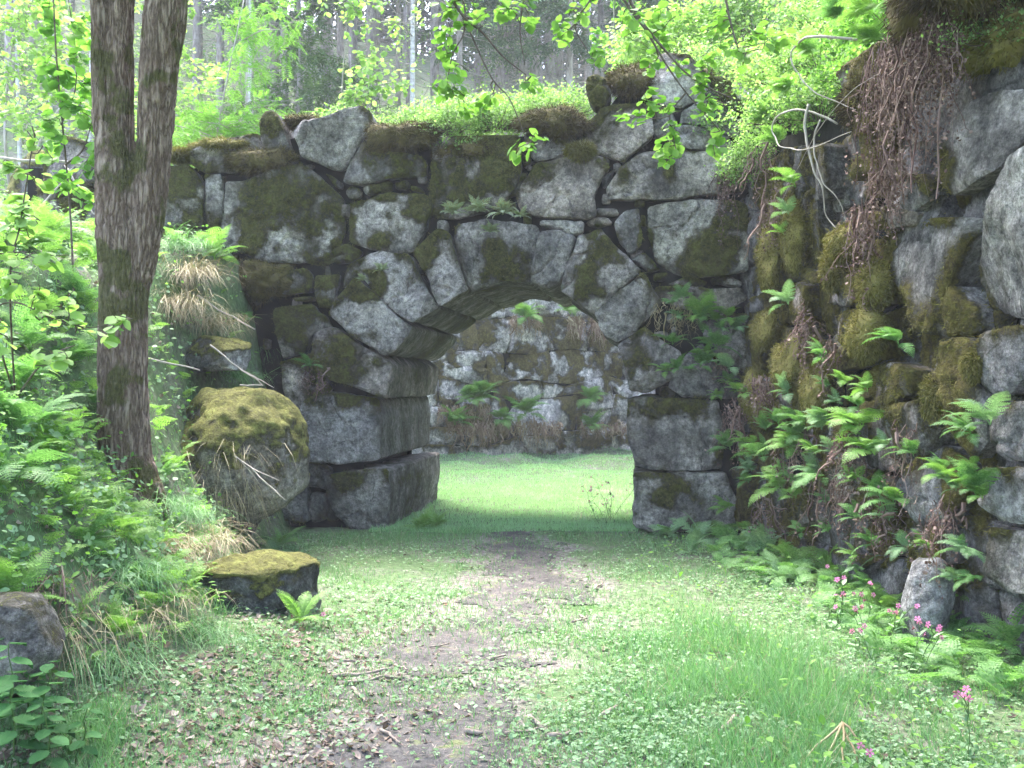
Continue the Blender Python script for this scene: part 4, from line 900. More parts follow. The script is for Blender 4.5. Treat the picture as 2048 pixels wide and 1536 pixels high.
for k, (u, v, dp, r, n, lf, mt, lb) in enumerate([
    (1500, 300, 9.9, (.30, .30, .38), 1700, .042, 'bilberry', "bright round bush at the corner where the two walls meet"), (1470, 215, 10.6, (.45, .4, .42), 1700, .05, 'bilberry', "bushy green growth above the wall corner"), (1560, 200, 9.4, (.42, .4, .4), 1700, .05, 'bilberry', "leafy bush on the side wall top near the corner"),
    (1560, 110, 10.6, (.6, .5, .5), 1900, .055, 'spring_leaf', "pale bush high on the slope above the side wall"), (1430, 110, 11.5, (.6, .5, .5), 1900, .055, 'bilberry', "wide bush on the slope above the arch wall end"), (1640, 90, 9.2, (.5, .4, .45), 1800, .055, 'bilberry', "leafy bush above the twisted bare root"),
    (1360, 60, 13.0, (.8, .6, .6), 2200, .07, 'spring_leaf', "large pale bush on the bank top behind the overhanging branch"), (1520, 20, 13.0, (.9, .7, .7), 2600, .07, 'bilberry', "large bright bush high on the bank top"), (1680, 10, 11.0, (.8, .6, .6), 2400, .06, 'bilberry', "bright bush against the top edge above the side wall"),
    (1800, 10, 8.6, (.55, .45, .5), 1700, .06, 'bright_leaf', "leafy green bush over the brown root curtain"), (1640, 190, 8.7, (.40, .35, .35), 1500, .05, 'bilberry', "light green bush beside the upper twisted root"), (1730, 130, 8.0, (.40, .35, .3), 1200, .05, 'bright_leaf', "green bush between the twisted roots and the root curtain"),
    (1300, 90, 14, (.7, .6, .5), 1600, .06, 'spring_leaf', "pale bush behind the peaked coping stone"), (2000, 40, 5.9, (.35, .3, .25), 1500, .03, 'bilberry', "mossy green tuft overhanging the dark hollow of the side wall")]):
    p = at(u, v, dp); p[2] -= r[2] * .6
    bush(p, r, n, lf, mt, lb, 300 + k, T=LEAFS if lf < .06 else LEAF)
def mat_(p, rad, label, seed, mat='moss_brown', hang=.12, group="moss mats on the walls", axis=(1, 0), n=2600):
    V, F = ico(5); V = V * np.array(rad); a = math.atan2(axis[1], axis[0]); c, s_ = math.cos(a), math.sin(a); V = V @ np.array([[c, s_, 0], [-s_, c, 0], [0, 0, 1]])
    V = V * (1 + (fbm(V, 4.5, 5, seed)[:, None] - .5) * 1.5); V[:, 2] += (fbm(V + 9, 3, 3, seed) - .5) * .12; W = V + np.array(p); s = Soup(); s.add(W, F); g = np.random.default_rng(seed); k = g.integers(0, len(V), n); U = norm(V[k]); m3 = n // 9; kk = g.choice(np.nonzero(V[:, 2] > -.02)[0], m3)
    s.scatter(BLADE2, W[k] + g.normal(size=(n, 3)) * .015, norm(U + rvec(n, g) * .7 + [0, 0, -.5]), rvec(n, g), g.uniform(.3, 1.1, n) * hang, .007)
    o = None
    s2 = Soup(); s2.scatter(BLADE2, W[kk], rvec(m3, g) * .8 + [0, -.2, .35], rvec(m3, g), g.uniform(.03, .12, m3) * (1 if hang > .05 else .4), .004)
    o = tag(obj("moss_mat", s.build("moss_mat", M[mat], True)), label, "moss", group)
    if hang > .05: obj("sprigs", s2.build("sprigs", M['straw' if seed % 2 else 'moss'], False), o)
    return o
for k, (u, v, bk, r, lb, mt) in enumerate([(505, 560, .1, (.42, .3, .24), "brown mossy hummock where the bank meets the arch wall", 'moss_brown'), (800, 275, .0, (.34, .16, .17), "shaggy brown moss mat drooping beside the big coping block", 'moss_brown'), (950, 300, .06, (.45, .14, .10), "dark moss fringe under the bilberry bushes above the arch", 'moss_brown'), (1120, 245, .0, (.36, .15, .14), "brown moss mat hanging near the tall end of the arch wall", 'moss_brown'),
    (520, 325, .0, (.42, .14, .11), "reddish brown moss mat under the upright coping stone", 'moss_brown'), (605, 238, .1, (.22, .16, .06), "rusty moss strip between the two coping blocks", 'moss_brown'), (1265, 160, .1, (.26, .18, .15), "brown peaty moss cushion on the peaked end of the wall", 'moss_brown'), (440, 290, .1, (.36, .18, .05), "yellow moss on the long coping stone", 'moss'), (355, 315, .05, (.12, .14, .06), "small yellow moss cushion beside the forked tree", 'moss'),
    (1160, 300, .0, (.12, .08, .06), "small moss cushion on the block under the hanging twigs", 'moss'), (1330, 150, .25, (.4, .2, .16), "dark peaty overhang at the wall corner top", 'moss_brown')]):
    mat_(wp(u, v, bk), r, lb, 400 + k, mt, .07, n=5000)
for k, (u, v, n_, r, lb) in enumerate([(1775, 575, .10, (.13, .10, .19), "thick moss cushion bulging from the side wall, upper one"), (1760, 670, .10, (.18, .11, .20), "thick green moss cushion bulging from the side wall, lower one"), (1600, 720, .10, (.24, .10, .24), "wide yellow moss cushion on the side wall beside the ferns"), (1725, 480, .10, (.17, .12, .10), "yellow moss cushion under the hanging bare vine"), (1690, 540, .09, (.08, .08, .16), "narrow moss cushion under the hanging vine"),
    (1550, 520, .06, (.20, .08, .30), "long hanging moss drape near the wall corner"), (1600, 470, .07, (.18, .08, .26), "moss drape on the upper side wall"), (1650, 770, .08, (.16, .08, .26), "brown moss drape between the fern clumps"), (1885, 790, .06, (.11, .07, .14), "moss patch on the smooth boulder of the side wall"), (1540, 660, .06, (.22, .08, .22), "dark moss drape above the corner ferns"), (1520, 800, .06, (.2, .08, .2), "moss drape low in the wall corner"), (1965, 722, .05, (.045, .05, .06), "round green moss ball lodged between boulders"), (1995, 70, -.1, (.4, .3, .14), "yellow moss brow overhanging the dark hollow")]):
    mat_(sp(u, v, n_), r, lb, 440 + k, 'moss', .04, axis=FS.A[:2], n=5000)
def roots(p, w_, L, n, label, seed, axis, out, mat='root', thick=.006, spreadn=.12, bits=1.0):
    n = int(n * 1.2)
    g = np.random.default_rng(seed); s = Soup(); axis = np.array([*axis, 0]); out = np.array([*out, 0])
    for k in range(n):
        b = np.array(p) + axis * g.uniform(-.5, .5) * w_ + out * g.uniform(-.05, 1) * spreadn + [0, 0, g.normal() * .06]; l = L * g.uniform(.35, 1.1)
        l *= g.uniform(.3, 1.1); e = b + np.array([0, 0, -l]) + axis * g.normal() * .22 * l + out * g.normal() * .09; s.tube(wiggle(b, e, 9, .03, 0, g), np.linspace(thick, thick * .3, 9) * (2.2 if k % 13 == 0 else g.uniform(.3, .9)), 4)
        m = int(l * 34 * bits); t = g.uniform(.1, 1, m)[:, None]; s.scatter(DEAD, b + (e - b) * t + g.normal(size=(m, 3)) * .018, rvec(m, g) + [0, 0, -.6], rvec(m, g), g.uniform(.008, .03, m))
    return tag(obj("hanging_roots", s.build("hanging_roots", M[mat], False)), label, "roots", "dead fern and root curtains")
ax, ot = FS.A[:2], FS.N[:2]
for k, (u, v, w_, L, n, lb, bt) in enumerate([(1915, 20, .7, 1.0, 66, "thick curtain of brown roots and dead fern over the side wall top", 1), (1835, 110, .45, 1.15, 44, "tall part of the brown root curtain beside the hanging vine", 1), (1950, 0, .4, .95, 44, "dark reddish root curtain over the hollow in the side wall", 1.4), (1885, 130, .5, .9, 36, "ragged middle of the brown root curtain", .8),
    (1480, 350, .5, .75, 40, "brown dead fern hanging in the wall corner", 1), (1560, 300, .5, .6, 30, "dead brown stalks under the corner bush", .6), (1460, 720, .6, .6, 45, "dead brown fronds hanging under the corner ferns", 1), (1500, 820, .6, .6, 45, "dead brown fronds low in the wall corner", 1), (1620, 880, .5, .6, 40, "dead brown fronds between fern clumps on the side wall", 1), (1700, 960, .6, .6, 45, "dead brown fronds under the bright ferns of the side wall", 1), (1860, 860, .2, .6, 24, "thin brown root strands beside the smooth boulder", .5),
    (1700, 690, .15, .5, 16, "narrow brown root strand by the moss cushion", 1), (1800, 1010, .6, .5, 40, "dead fern fringe low on the side wall", 1), (1930, 1010, .4, .6, 34, "dead fern fringe by the jutting rock", 1), (1350, 620, .4, .35, 40, "dry grass fringe under the ferns beside the arch", .1), (1560, 1000, .4, .5, 30, "brown dead fern low on the side wall near the corner", 1)]):
    a, b = on_side(u, v); roots(FS.p(a, b, .10 if v > 200 else .18), w_, L, n if v < 300 else int(n * .6), lb, 500 + k, ax, ot, bits=bt)
roots(wp(1350, 618) - [0, .08, 0], .45, .38, 50, "dry straw fringe beside the arch under green ferns", 540, (1, 0), (0, -1), 'straw', .004, .06, .05)
roots(wp(640, 745) - [0, .06, 0], .3, .3, 24, "small dead fern hanging on the wall beside the arch", 541, (1, 0), (0, -1))
for k, (u, v, w_, L) in enumerate([(920, 815, 1.3, .55), (1000, 845, 1.6, .6), (930, 850, 1.2, .5), (1200, 850, 1.4, .3), (1190, 640, .5, .6), (1040, 640, .8, .4), (1080, 850, .8, .5), (1140, 640, .4, .5)]):
    a, b = on_far(u, v); roots(FF.p(a, b, .16), w_, L, 110, ["dead brown grass curtain on the court wall beside the arch edge", "wide dead brown grass curtain on the court wall", "lower dead grass curtain on the court wall", "dead grass under the small ferns of the court wall", "reddish roots hanging high on the court wall", "grey brown roots along the court wall top", "reddish grass fringe low on the court wall", "narrow root strand high on the court wall"][k], 560 + k, FF.A[:2], FF.N[:2], 'dry_fern', thick=.014, bits=.15)
for k, (u, v, n_, r, lb) in enumerate([(2010, -60, .2, (.6, .34, .22), "dark peat brow roofing the hollow over the side wall"), (1850, -150, .05, (.7, .3, .2), "brown peat ledge from which the root curtain hangs"), (1720, 200, -.08, (.3, .16, .16), "brown peat under the soft ferns by the bare roots")]):
    mat_(sp(u, v, n_), r, lb, 480 + k, 'moss_brown', .1, axis=FS.A[:2], n=9000)
for k, (u, v, w_, L, n, lb) in enumerate([(1820, 330, .3, .55, 40, "lower fringe of the brown root curtain, over the smooth boulder"), (1770, 420, .25, .6, 30, "long thin tail of the brown root curtain"), (1580, 400, .3, .5, 24, "brown strands on the upper moss drape"), (1650, 640, .2, .5, 20, "brown strands beside the yellow moss cushion"), (1560, 760, .3, .5, 26, "brown strands under the low moss drape"), (1740, 880, .3, .5, 26, "brown strands behind the pointed leaf fern")]):
    a, b = on_side(u, v); roots(FS.p(a, b, .12), w_, L, n, lb, 590 + k, ax, ot, bits=1.2)
# twisted bare vines
def vine(pts, r, label, seed):
    s = Soup(); P = smoothpath([sp(u, v, n) for u, v, n in pts], 40); s.tube(P + (fbm(P, 6, 2, seed)[:, None] - .5) * .05, np.linspace(r * .85, r * .25, 40) * (.8 + .5 * fbm(P, 25, 2, seed)), 7); return tag(obj("bare_root", s.build("bare_root", M['grey_wood'])), label, "root", "bare twisted roots")
vine([(1740, 80, .1), (1700, 75, .3), (1675, 95, .35), (1668, 120, .35), (1680, 165, .3), (1700, 195, .2), (1740, 225, .0)], .013, "pale bare root curling over the bushes on the side wall", 1)
vine([(1690, 245, .05), (1660, 220, .25), (1635, 235, .35), (1630, 270, .38), (1655, 300, .35), (1690, 300, .3), (1740, 265, .15)], .011, "pale bare root looping in a half circle on the side wall", 2)
vine([(1678, 210, .25), (1676, 260, .28), (1688, 340, .25), (1695, 380, .2), (1690, 430, .15), (1705, 470, .08)], .014, "long pale bare root hanging straight down the side wall", 3)
vine([(1690, 240, .2), (1686, 290, .25), (1698, 360, .22), (1712, 420, .12), (1716, 520, .05)], .009, "thin brown root hanging beside the straight pale root", 4)
vine([(1900, 130, .3), (1790, 180, .3), (1700, 280, .3), (1600, 420, .2)], .004, "thin dry stalk slanting across the side wall", 5)
# ------------------------------------------------------------------ ferns
o_s, o_a = FS.N, FA.N
for u, v, sz, n, kd, lb in [(1400, 640, .42, 7, 'fern_yellow', "bright fern beside the arch where the straw fringe hangs"), (1455, 640, .40, 7, 'fern_yellow', "yellow green fern in the upper wall corner"), (1345, 690, .30, 6, 'fern', "green fern at the arch springing"), (1330, 745, .26, 6, 'fern_yellow', "small bright fern low beside the arch"), (1430, 700, .42, 7, 'fern', "green fern in the wall corner under the yellow fern"), (1400, 735, .35, 6, 'fern', "dark fern over the white block beside the arch")]:
    fern(wp(u, v) - [0, .10, 0], sz, n, lb, kd, o_a)
for u, v, sz, n, kd, lb in [(1610, 610, .40, 7, 'fern_pale', "pale feathery fern on the side wall beside the yellow moss"), (1625, 375, .42, 5, 'fern_yellow', "single flat fern high on the side wall"), (1610, 430, .30, 6, 'fern_pale', "pale small fern under the flat fern"), (1690, 720, .30, 7, 'fern', "leafy fern under the moss cushions"), (1840, 690, .36, 8, 'fern', "leafy green fern below the big grey boulder"), (1490, 740, .40, 7, 'fern_pale', "bluish fern in the wall corner"),
    (1610, 790, .34, 7, 'fern_pale', "pale fern beside the yellow moss cushion"), (1490, 900, .42, 8, 'fern', "big fern beside the white block by the arch"), (1560, 920, .50, 8, 'fern', "large layered fern low on the side wall near the corner"), (1620, 900, .50, 8, 'fern_yellow', "large bright fern on the side wall"), (1600, 980, .50, 8, 'fern_yellow', "light green fern under the large bright fern"), (1680, 860, .36, 7, 'fern_pale', "bluish green fern in the middle of the side wall"), (1680, 960, .40, 6, 'fern', "trailing fern above the dead fronds"),
    (1760, 860, .50, 9, 'fern_yellow', "bright fern with pointed leaves under the smooth boulder"), (1790, 910, .44, 8, 'fern_yellow', "bright drooping fern under the pointed leaf fern"), (1990, 870, .34, 7, 'fern', "green plant like fern by the lower boulders"), (2030, 850, .42, 6, 'fern_pale', "grey green fern at the very edge of the side wall"), (1940, 960, .34, 6, 'fern_yellow', "light fern above the jutting dark rock"), (1830, 1010, .4, 7, 'fern', "fern on the side wall over the pink flowers"), (1600, 470, .22, 5, 'fern_yellow', "tiny fern in the moss drape"),
    (1560, 250, .36, 13, 'fern_yellow', "soft feathery fern pouring over the corner of the side wall"), (1610, 190, .38, 13, 'fern_yellow', "soft bright fern above the looping bare root"), (1660, 110, .36, 13, 'fern_yellow', "soft bright fern by the upper curling root"), (1720, 40, .38, 12, 'fern', "fern hanging over the top of the root curtain"), (1780, 30, .45, 8, 'fern_yellow', "bright fern on the ledge over the root curtain"), (1590, 290, .4, 8, 'fern_yellow', "feathery fern beside the corner bush"), (2000, 990, .4, 7, 'fern', "fern hanging beside the lowest boulders"), (1850, 20, .4, 10, 'fern', "green fern sprouting from the top of the thick root curtain"), (1900, 60, .3, 9, 'fern_yellow', "small bright fern caught in the dark root curtain"), (1790, 90, .36, 10, 'fern_yellow', "bright fern sprouting over the tall part of the root curtain"), (1950, 10, .4, 10, 'fern', "fern on the peat brow over the hollow")]:
    fern(sp(u, v, .15), sz * .82, n, lb, kd, o_s)
for u, v, sz, n, kd, lb in [(1340, 1075, .40, 8, 'fern_pale', "low fern at the foot of the arch pier"), (1400, 1085, .45, 8, 'fern_pale', "pale fern bed plant under the corner"), (1460, 1095, .45, 8, 'fern', "fern at the foot of the wall corner"), (1530, 1115, .50, 8, 'fern_pale', "pale fern at the side wall foot past the corner"), (1590, 1140, .50, 9, 'fern_yellow', "yellow green fern spreading at the side wall foot"), (1650, 1160, .50, 8, 'fern_yellow', "bright fern on the ground behind the pink campions"), (1710, 1180, .45, 8, 'fern', "fern on the ground among the pink campions"),
    (1560, 1165, .4, 8, 'fern_pale', "pale spreading fern before the side wall"), (1790, 1170, .45, 8, 'fern', "fern close under the dead fern fringe"), (1930, 1215, .5, 8, 'fern', "fern leaning over the jutting dark rock"), (1990, 1260, .55, 9, 'fern_yellow', "big light fern at the near end of the side wall"), (2040, 1310, .55, 9, 'fern', "big dark fern at the near end of the side wall"), (1880, 1270, .4, 8, 'fern', "fern under the jutting dark rock"), (1380, 1110, .3, 7, 'fern_pale', "little fern in the ground cover by the arch pier"), (1770, 1230, .4, 7, 'fern_yellow', "bright fern among the nearest campions"),
    (840, 1062, .36, 10, 'fern_yellow', "bright bushy fern at the foot of the arch jamb"), (870, 1058, .28, 8, 'fern_yellow', "small bright fern inside the arch jamb"), (560, 1095, .36, 8, 'fern', "fern between the big boulder and the arch wall"), (540, 1120, .30, 7, 'fern_pale', "pale fern before the big boulder"), (600, 1250, .30, 6, 'fern_yellow', "fern with one long pale frond beside the low boulder"), (235, 1290, .36, 7, 'fern_yellow', "upright fern at the foot of the bank among dead leaves"), (20, 1230, .42, 6, 'fern_yellow', "fern with pale fronds over the dark shaded rock"),
    (110, 480, .60, 10, 'fern_yellow', "large pale fern clump on the bank past the forked tree"), (50, 500, .6, 9, 'fern_yellow', "wide pale fern clump at the bank top"), (160, 610, .45, 9, 'fern', "fern close beside the forked trunk, upper one"), (60, 700, .5, 9, 'fern', "fern under the hazel sapling leaves"), (140, 740, .45, 9, 'fern', "fern close beside the forked trunk, lower one"), (50, 870, .55, 10, 'fern', "dense dark fern on the steep bank"), (20, 960, .5, 9, 'fern', "dark drooping fern over the bank edge"), (120, 900, .36, 8, 'fern', "fern by the foot of the forked tree"), (430, 530, .45, 9, 'fern_yellow', "bright fern at the bank top against the wall"), (500, 600, .36, 9, 'fern_yellow', "bright fern on the brown hummock by the wall"), (490, 650, .3, 8, 'fern', "fern under the brown hummock by the wall"), (420, 880, .3, 7, 'fern', "little fern beside the moss cap of the big boulder"), (300, 1180, .3, 7, 'fern', "small fern on the bank above dead leaves"), (170, 1100, .34, 8, 'fern', "fern on the middle of the steep bank"), (330, 960, .26, 7, 'fern', "little fern at the tree roots"), (90, 640, .4, 8, 'fern_yellow', "yellow fern behind the hazel sapling"), (200, 820, .3, 7, 'fern', "fern beside the tree base"), (180, 530, .4, 8, 'fern_yellow', "bright fern against the trunk on the upper bank"), (30, 780, .5, 9, 'fern', "tall fern at the outer bank edge")]:
    fern(gh(u, v), sz, n, lb, kd)
fern(wp(625, 735) - [0, .08, 0], .26, 7, "small leafy fern on the wall beside the arch", 'fern', o_a)
for u, v, sz, lb in [(910, 435, .26, "grey green polypody fern above the keystone, first tuft"), (960, 430, .28, "grey green polypody fern above the keystone, middle tuft"), (1010, 435, .28, "brownish polypody fern above the keystone"), (1045, 440, .2, "small polypody fern past the keystone"), (985, 470, .2, "low polypody fern hanging on the keystone"), (770, 545, .16, "pale little polypody on the arch haunch"), (735, 565, .16, "dry little polypody on the arch haunch")]:
    fern(wp(u, v) - [0, .17, 0], sz * .9, 18, lb, 'polypody', o_a, 95, "polypody ferns on the arch")
for u, v, sz, lb in [(950, 800, .5, "fern tuft on the court wall ledge beside the arch edge"), (1040, 830, .5, "bushy fern tuft in the middle of the court wall"), (900, 850, .5, "low fern tuft on the court wall ledge"), (1165, 800, .4, "small fern tuft high on the court wall"), (1170, 855, .45, "fern tuft on the low ledge of the court wall"), (930, 805, .5, "fern tuft over the dead grass of the court wall"), (990, 840, .4, "tiny fern tuft over the dead grass curtain"), (1040, 640, .5, "leafy tuft on the court wall top"), (1130, 630, .5, "green tuft on the court wall top")]:
    a, b = on_far(u, v); fern(FF.p(a, b, .22), sz * 1.5, 12, lb, 'fern_yellow', FF.N, 95, "fern tufts on the court wall")  # brighter frond colour offsets the shade on the court wall
g = np.random.default_rng(99)
for k in range(78):
    u, v = (g.uniform(1440, 1760), g.uniform(760, 1090)) if k < 40 else (g.uniform(1690, 2030), g.uniform(760, 1180)) if k < 64 else (g.uniform(1330, 1500), g.uniform(590, 800))
    p = sp(u, v, .14) if k < 64 else wp(u, v) - [0, .12, 0]
    fern(p, g.uniform(.16, .28), 8, "small green fern among many fern tufts on the lower side wall" if k < 64 else "small green fern among the fern tufts beside the arch in the wall corner", ['fern', 'fern_yellow', 'fern_pale'][k % 3], o_s if k < 64 else o_a, group="fern tufts filling the lower side wall" if k < 64 else "fern tufts in the wall corner")
# ------------------------------------------------------------------ nettles, campions, broad leaved plants
def nettle(p, h, label, seed):
    g = np.random.default_rng(seed); t = thing("nettle", p, label, "plant", "nettles at the foot of the bank"); W = Soup(); L = Soup(); P = wiggle(p, np.array(p) + [g.normal() * .06, g.normal() * .06, h], 8, .01); W.tube(P, np.linspace(.004, .002, 8), 5)
    for k in range(2, 8):
        az = k * 1.57 + g.uniform(-.3, .3)
        for q_ in (0, 3.1416):
            D = np.array([[math.cos(az + q_), math.sin(az + q_), -.25]]); s_ = h * .36 * (1.25 - k * .09); L.scatter(NETTLE, P[k][None] + D * .015, D, [[0, 0, 1.0]], s_, s_ * .9)
    obj("stem", W.build("stem", M['stem']), t); obj("leaves", L.build("leaves", M['nettle'], False), t)
for k, (u, v, h, lb) in enumerate([(30, 1490, .42, "tall nettle with toothed leaves under the dark rock"), (80, 1500, .36, "nettle with broad pale leaves beside the tall nettle"), (20, 1540, .36, "low nettle at the picture corner"), (110, 1560, .3, "small nettle among dead leaves"), (60, 1440, .36, "nettle close against the dark rock"), (5, 1420, .36, "nettle half hidden at the edge of the dark rock"), (150, 1540, .24, "short nettle nearest the path")]): nettle(gh(u, v, 2.5), h, lb, 600 + k)
def flower():
    V, F = [], []
    for k in range(5):
        a = k * 1.2566; c, s_ = math.cos(a), math.sin(a); b = len(V)
        for (x, y, z) in [(.05, 0, 0), (.6, .28, .08), (.6, -.28, .08), (1, .22, .0), (.82, 0, .03), (1, -.22, .0)]: V.append((z, x * c - y * s_, x * s_ + y * c))
        F += [(b, b + 1, b + 4), (b, b + 4, b + 2), (b + 1, b + 3, b + 4), (b + 2, b + 4, b + 5)]
    return T_(V, F)
FLOW = flower()
def campion(p, h, nf, label, seed, group="pink campions"):
    g = np.random.default_rng(seed); t = thing("campion", p, label, "flower", group); W = Soup(); L = Soup(); B = Soup(); C = Soup(); top = np.array(p) + [g.normal() * .09, g.normal() * .06, h]; P = wiggle(p, top, 8, .012); W.tube(P, np.linspace(.003, .0018, 8), 5)
    for k in range(nf):
        b = P[-1 - g.integers(0, 3)]; e = b + np.array([g.normal() * .05, g.normal() * .05, g.uniform(.02, .09)]); W.tube([b, (b + e) / 2 + [0, 0, .01], e], .0018, 4); D = norm(g.normal(size=3) * [.8, .5, .3] + [0, -.7, .35]); C.tube([e - D * .018, e - D * .006, e], [.003, .006, .004], 6)
        s_ = g.uniform(.015, .021); B.scatter(FLOW, e[None], D[None], [[.1, .1, 1]], s_, s_)
    n = 10; P2 = P[g.integers(1, 7, n)]; L.scatter(LEAF, P2, rvec(n, g) * [1, 1, .3] + [0, 0, .3], [0, 0, 1], g.uniform(.04, .08, n), g.uniform(.02, .035, n))
    obj("stem", W.build("stem", M['stem']), t); obj("leaves", L.build("leaves", M['cover_leaf'], False), t); obj("petals", B.build("petals", M['petal'], False), t); obj("calyx", C.build("calyx", M['calyx']), t)
for k, (u, v, top, n, lb) in enumerate([(1665, 1260, 1180, 3, "pink campion farthest along the side wall foot, in tall grass"), (1650, 1250, 1185, 3, "pink campion with three flowers beside the farthest one"), (1690, 1255, 1165, 3, "pink campion standing tallest before the ferns"), (1715, 1260, 1185, 3, "pink campion before the bright ground fern"), (1745, 1265, 1180, 2, "pink campion with two flowers under the ferns"), (1770, 1290, 1218, 3, "pink campion nodding over dark leaves"), (1720, 1300, 1225, 3, "pink campion low in the lush grass"), (1705, 1310, 1240, 2, "short pink campion in the lush grass"), (1785, 1320, 1235, 3, "bright pink campion under the jutting rock"), (1830, 1350, 1262, 3, "pink campion under the dark rock, upper one"), (1815, 1360, 1275, 3, "pink campion under the dark rock, lower one"), (1840, 1355, 1270, 2, "pink campion with two flowers near the dark rock"), (1755, 1350, 1280, 2, "solitary pink campion in the grass before the dark rock"), (1940, 1530, 1432, 5, "near pink campion with a bright double head"), (1895, 1190, 1105, 1, "single pink campion flower high against the side wall"), (670, 1270, 1212, 1, "single pink campion beside the low mossy boulder"), (625, 1180, 1122, 1, "single pink campion behind the low mossy boulder"), (1790, 1570, 1520, 2, "low campion at the bottom edge near the dry stalk")]):
    p = gh(u, v, 2.5); dep = toC(p[0], p[1])[1]; campion(p, max(.12, (v - top) / FPX * dep), n, lb, 640 + k)
for k in range(6):
    p = np.array([*toW(1.05 + .05 * k - .1 * (k % 2), 11.2 + .25 * k), 0.0]); p[2] = z1(p[0], p[1]); campion(p, .30 + .06 * (k % 3), 3, "pale pink campion growing inside the arch against the pier", 680 + k, "campions inside the arch")
# ------------------------------------------------------------------ dry grass tussocks, sticks
def tussock(p, n, L, label, seed, mat='straw', drop=.6, group="dry grass tussocks on the bank", dirv=(.7, -.7), w_=.004):
    g = np.random.default_rng(seed); s = Soup(); P = np.array(p) + g.normal(size=(n, 3)) * [.13, .1, .03]; D = rvec(n, g) * [.7, .7, .3] + [dirv[0] * .6, dirv[1] * .6, .55]; s.scatter(BLADE, P, D, rvec(n, g) * .3 + [0, 0, 1], L * g.uniform(.5, 1.2, n), w_ * g.uniform(.7, 1.3, n))
    V = np.concatenate(s.V).reshape(n, 7, 3); f = np.array([0, 0, .35, .35, .7, .7, 1.0]); V[:, :, 2] -= (L * drop * f ** 2.2)[None]; s.V = [V.reshape(-1, 3)]
    return tag(obj("grass_tussock", s.build("grass_tussock", M[mat], False)), label, "grass", group)
for k, (u, v, n, L, mt, dr, lb) in enumerate([(375, 560, 500, .45, 'straw', .5, "dry grass tussock near the bank top"), (350, 620, 500, .45, 'straw', .6, "grey dry tussock below the bank top"), (365, 500, 500, .4, 'grass', .4, "green grass tussock beside the trunk at the bank top"), (420, 650, 400, .4, 'straw', .6, "dry grass on the bank above the half buried rock"), (430, 720, 360, .3, 'grass', .6, "grass hanging over the half buried rock"), (390, 1080, 600, .36, 'straw', .7, "straw tussock under the big boulder"), (330, 1100, 400, .32, 'straw', .6, "straw tussock on the bank slope"), (350, 1030, 500, .3, 'grass', .6, "green tussock under the overhanging boulder"), (300, 1010, 300, .3, 'grass', .5, "green tussock at the tree foot"), (440, 960, 420, .5, 'straw', 1.0, "dead grass hanging down over the big boulder side"), (460, 900, 240, .4, 'straw', .9, "dry stems lying over the moss cap"), (530, 700, 300, .35, 'grass', .7, "fine green grass in the gap beside the arch wall"), (470, 760, 300, .3, 'grass', .5, "green grass behind the moss cap"), (250, 1240, 130, .3, 'straw', .8, "dry stems at the foot of the bank"), (80, 1180, 130, .42, 'root', 1.2, "brown dead stems hanging off the bank edge over the dark rock"), (110, 1260, 90, .36, 'straw', 1.2, "straw strands hanging beside the dark rock"), (330, 1200, 150, .24, 'straw', .8, "dry tussock low on the bank among dead leaves"), (240, 1150, 340, .3, 'grass', .6, "green tussock in the middle of the steep bank"), (380, 1270, 300, .25, 'grass', .5, "green tussock at the bank toe beside the low boulder"), (200, 1320, 320, .28, 'grass', .6, "grassy tussock above the nettles")]):
    p = gh(u, v); 
    if k in (9, 10): p = at(u, v, 8.85)
    tussock(p, n, L, lb, 700 + k, mt, dr)
def stick(p0, p1, r, label, seed, mat='deadwood', amp=.012, group="fallen sticks", fork=False):
    s = Soup(); g = np.random.default_rng(seed); P = wiggle(p0, p1, 9, min(amp, .018 * float(np.linalg.norm(np.array(p1) - p0)) + .001), 0, g); s.tube(P, np.linspace(r, r * .6, 9), 6)
    if fork:
        for i in (3, 5, 6): e = P[i] + (np.array(p1) - p0) * .35 + g.normal(size=3) * .08; s.tube(wiggle(P[i], e, 5, .008, 0, g), np.linspace(r * .6, r * .3, 5), 5)
    return tag(obj("stick", s.build("stick", M[mat])), label, "stick", group)
def gs(u, v, h=.012): p = gh(u, v, 2.5); p[2] += h; return p
for k, (a, b, r, lb) in enumerate([((668, 1362), (785, 1345), .009, "long straight stick across the path edge"), ((685, 1375), (768, 1362), .008, "stick lying below the long straight stick"), ((770, 1360), (800, 1366), .008, "short pale stick at the end of two others"), ((1058, 1442), (1090, 1468), .011, "bent piece of a broken stick on the near path"), ((1010, 1478), (1092, 1464), .006, "thin twig touching the bent stick"), ((1090, 1460), (1094, 1482), .009, "stub of the broken stick pointing at the viewer"), ((1095, 1484), (1168, 1476), .009, "straight pale stick at the near path"), ((930, 1474), (965, 1476), .010, "short brown stick on the orange moss"), ((1205, 1440), (1235, 1422), .010, "stick at the grass edge of the near path"), ((940, 1360), (952, 1385), .008, "short stick standing out on the bare earth"), ((1160, 1238), (1172, 1244), .008, "tiny stick on the dark patch of path"), ((1145, 1250), (1175, 1243), .007, "stick beside the dark patch of path"), ((705, 1385), (728, 1415), .008, "thin stick in the dead leaves"), ((1440, 1475), (1475, 1440), .012, "curved pale stick in the grass"), ((790, 1338), (816, 1348), .006, "thin twig past the long straight stick"), ((680, 1328), (740, 1330), .006, "twig parallel to the long straight stick"), ((980, 1325), (1012, 1318), .006, "pale twig in the middle of the path"), ((1190, 1185), (1206, 1170), .008, "little stick by the path's grassy edge"), ((860, 1300), (900, 1296), .005, "thin twig on the bare earth"), ((760, 1470), (800, 1500), .006, "dark twig on the near bare earth")]): stick(gs(*a, .02), gs(*b, .02), r * 1.35, lb, 800 + k)
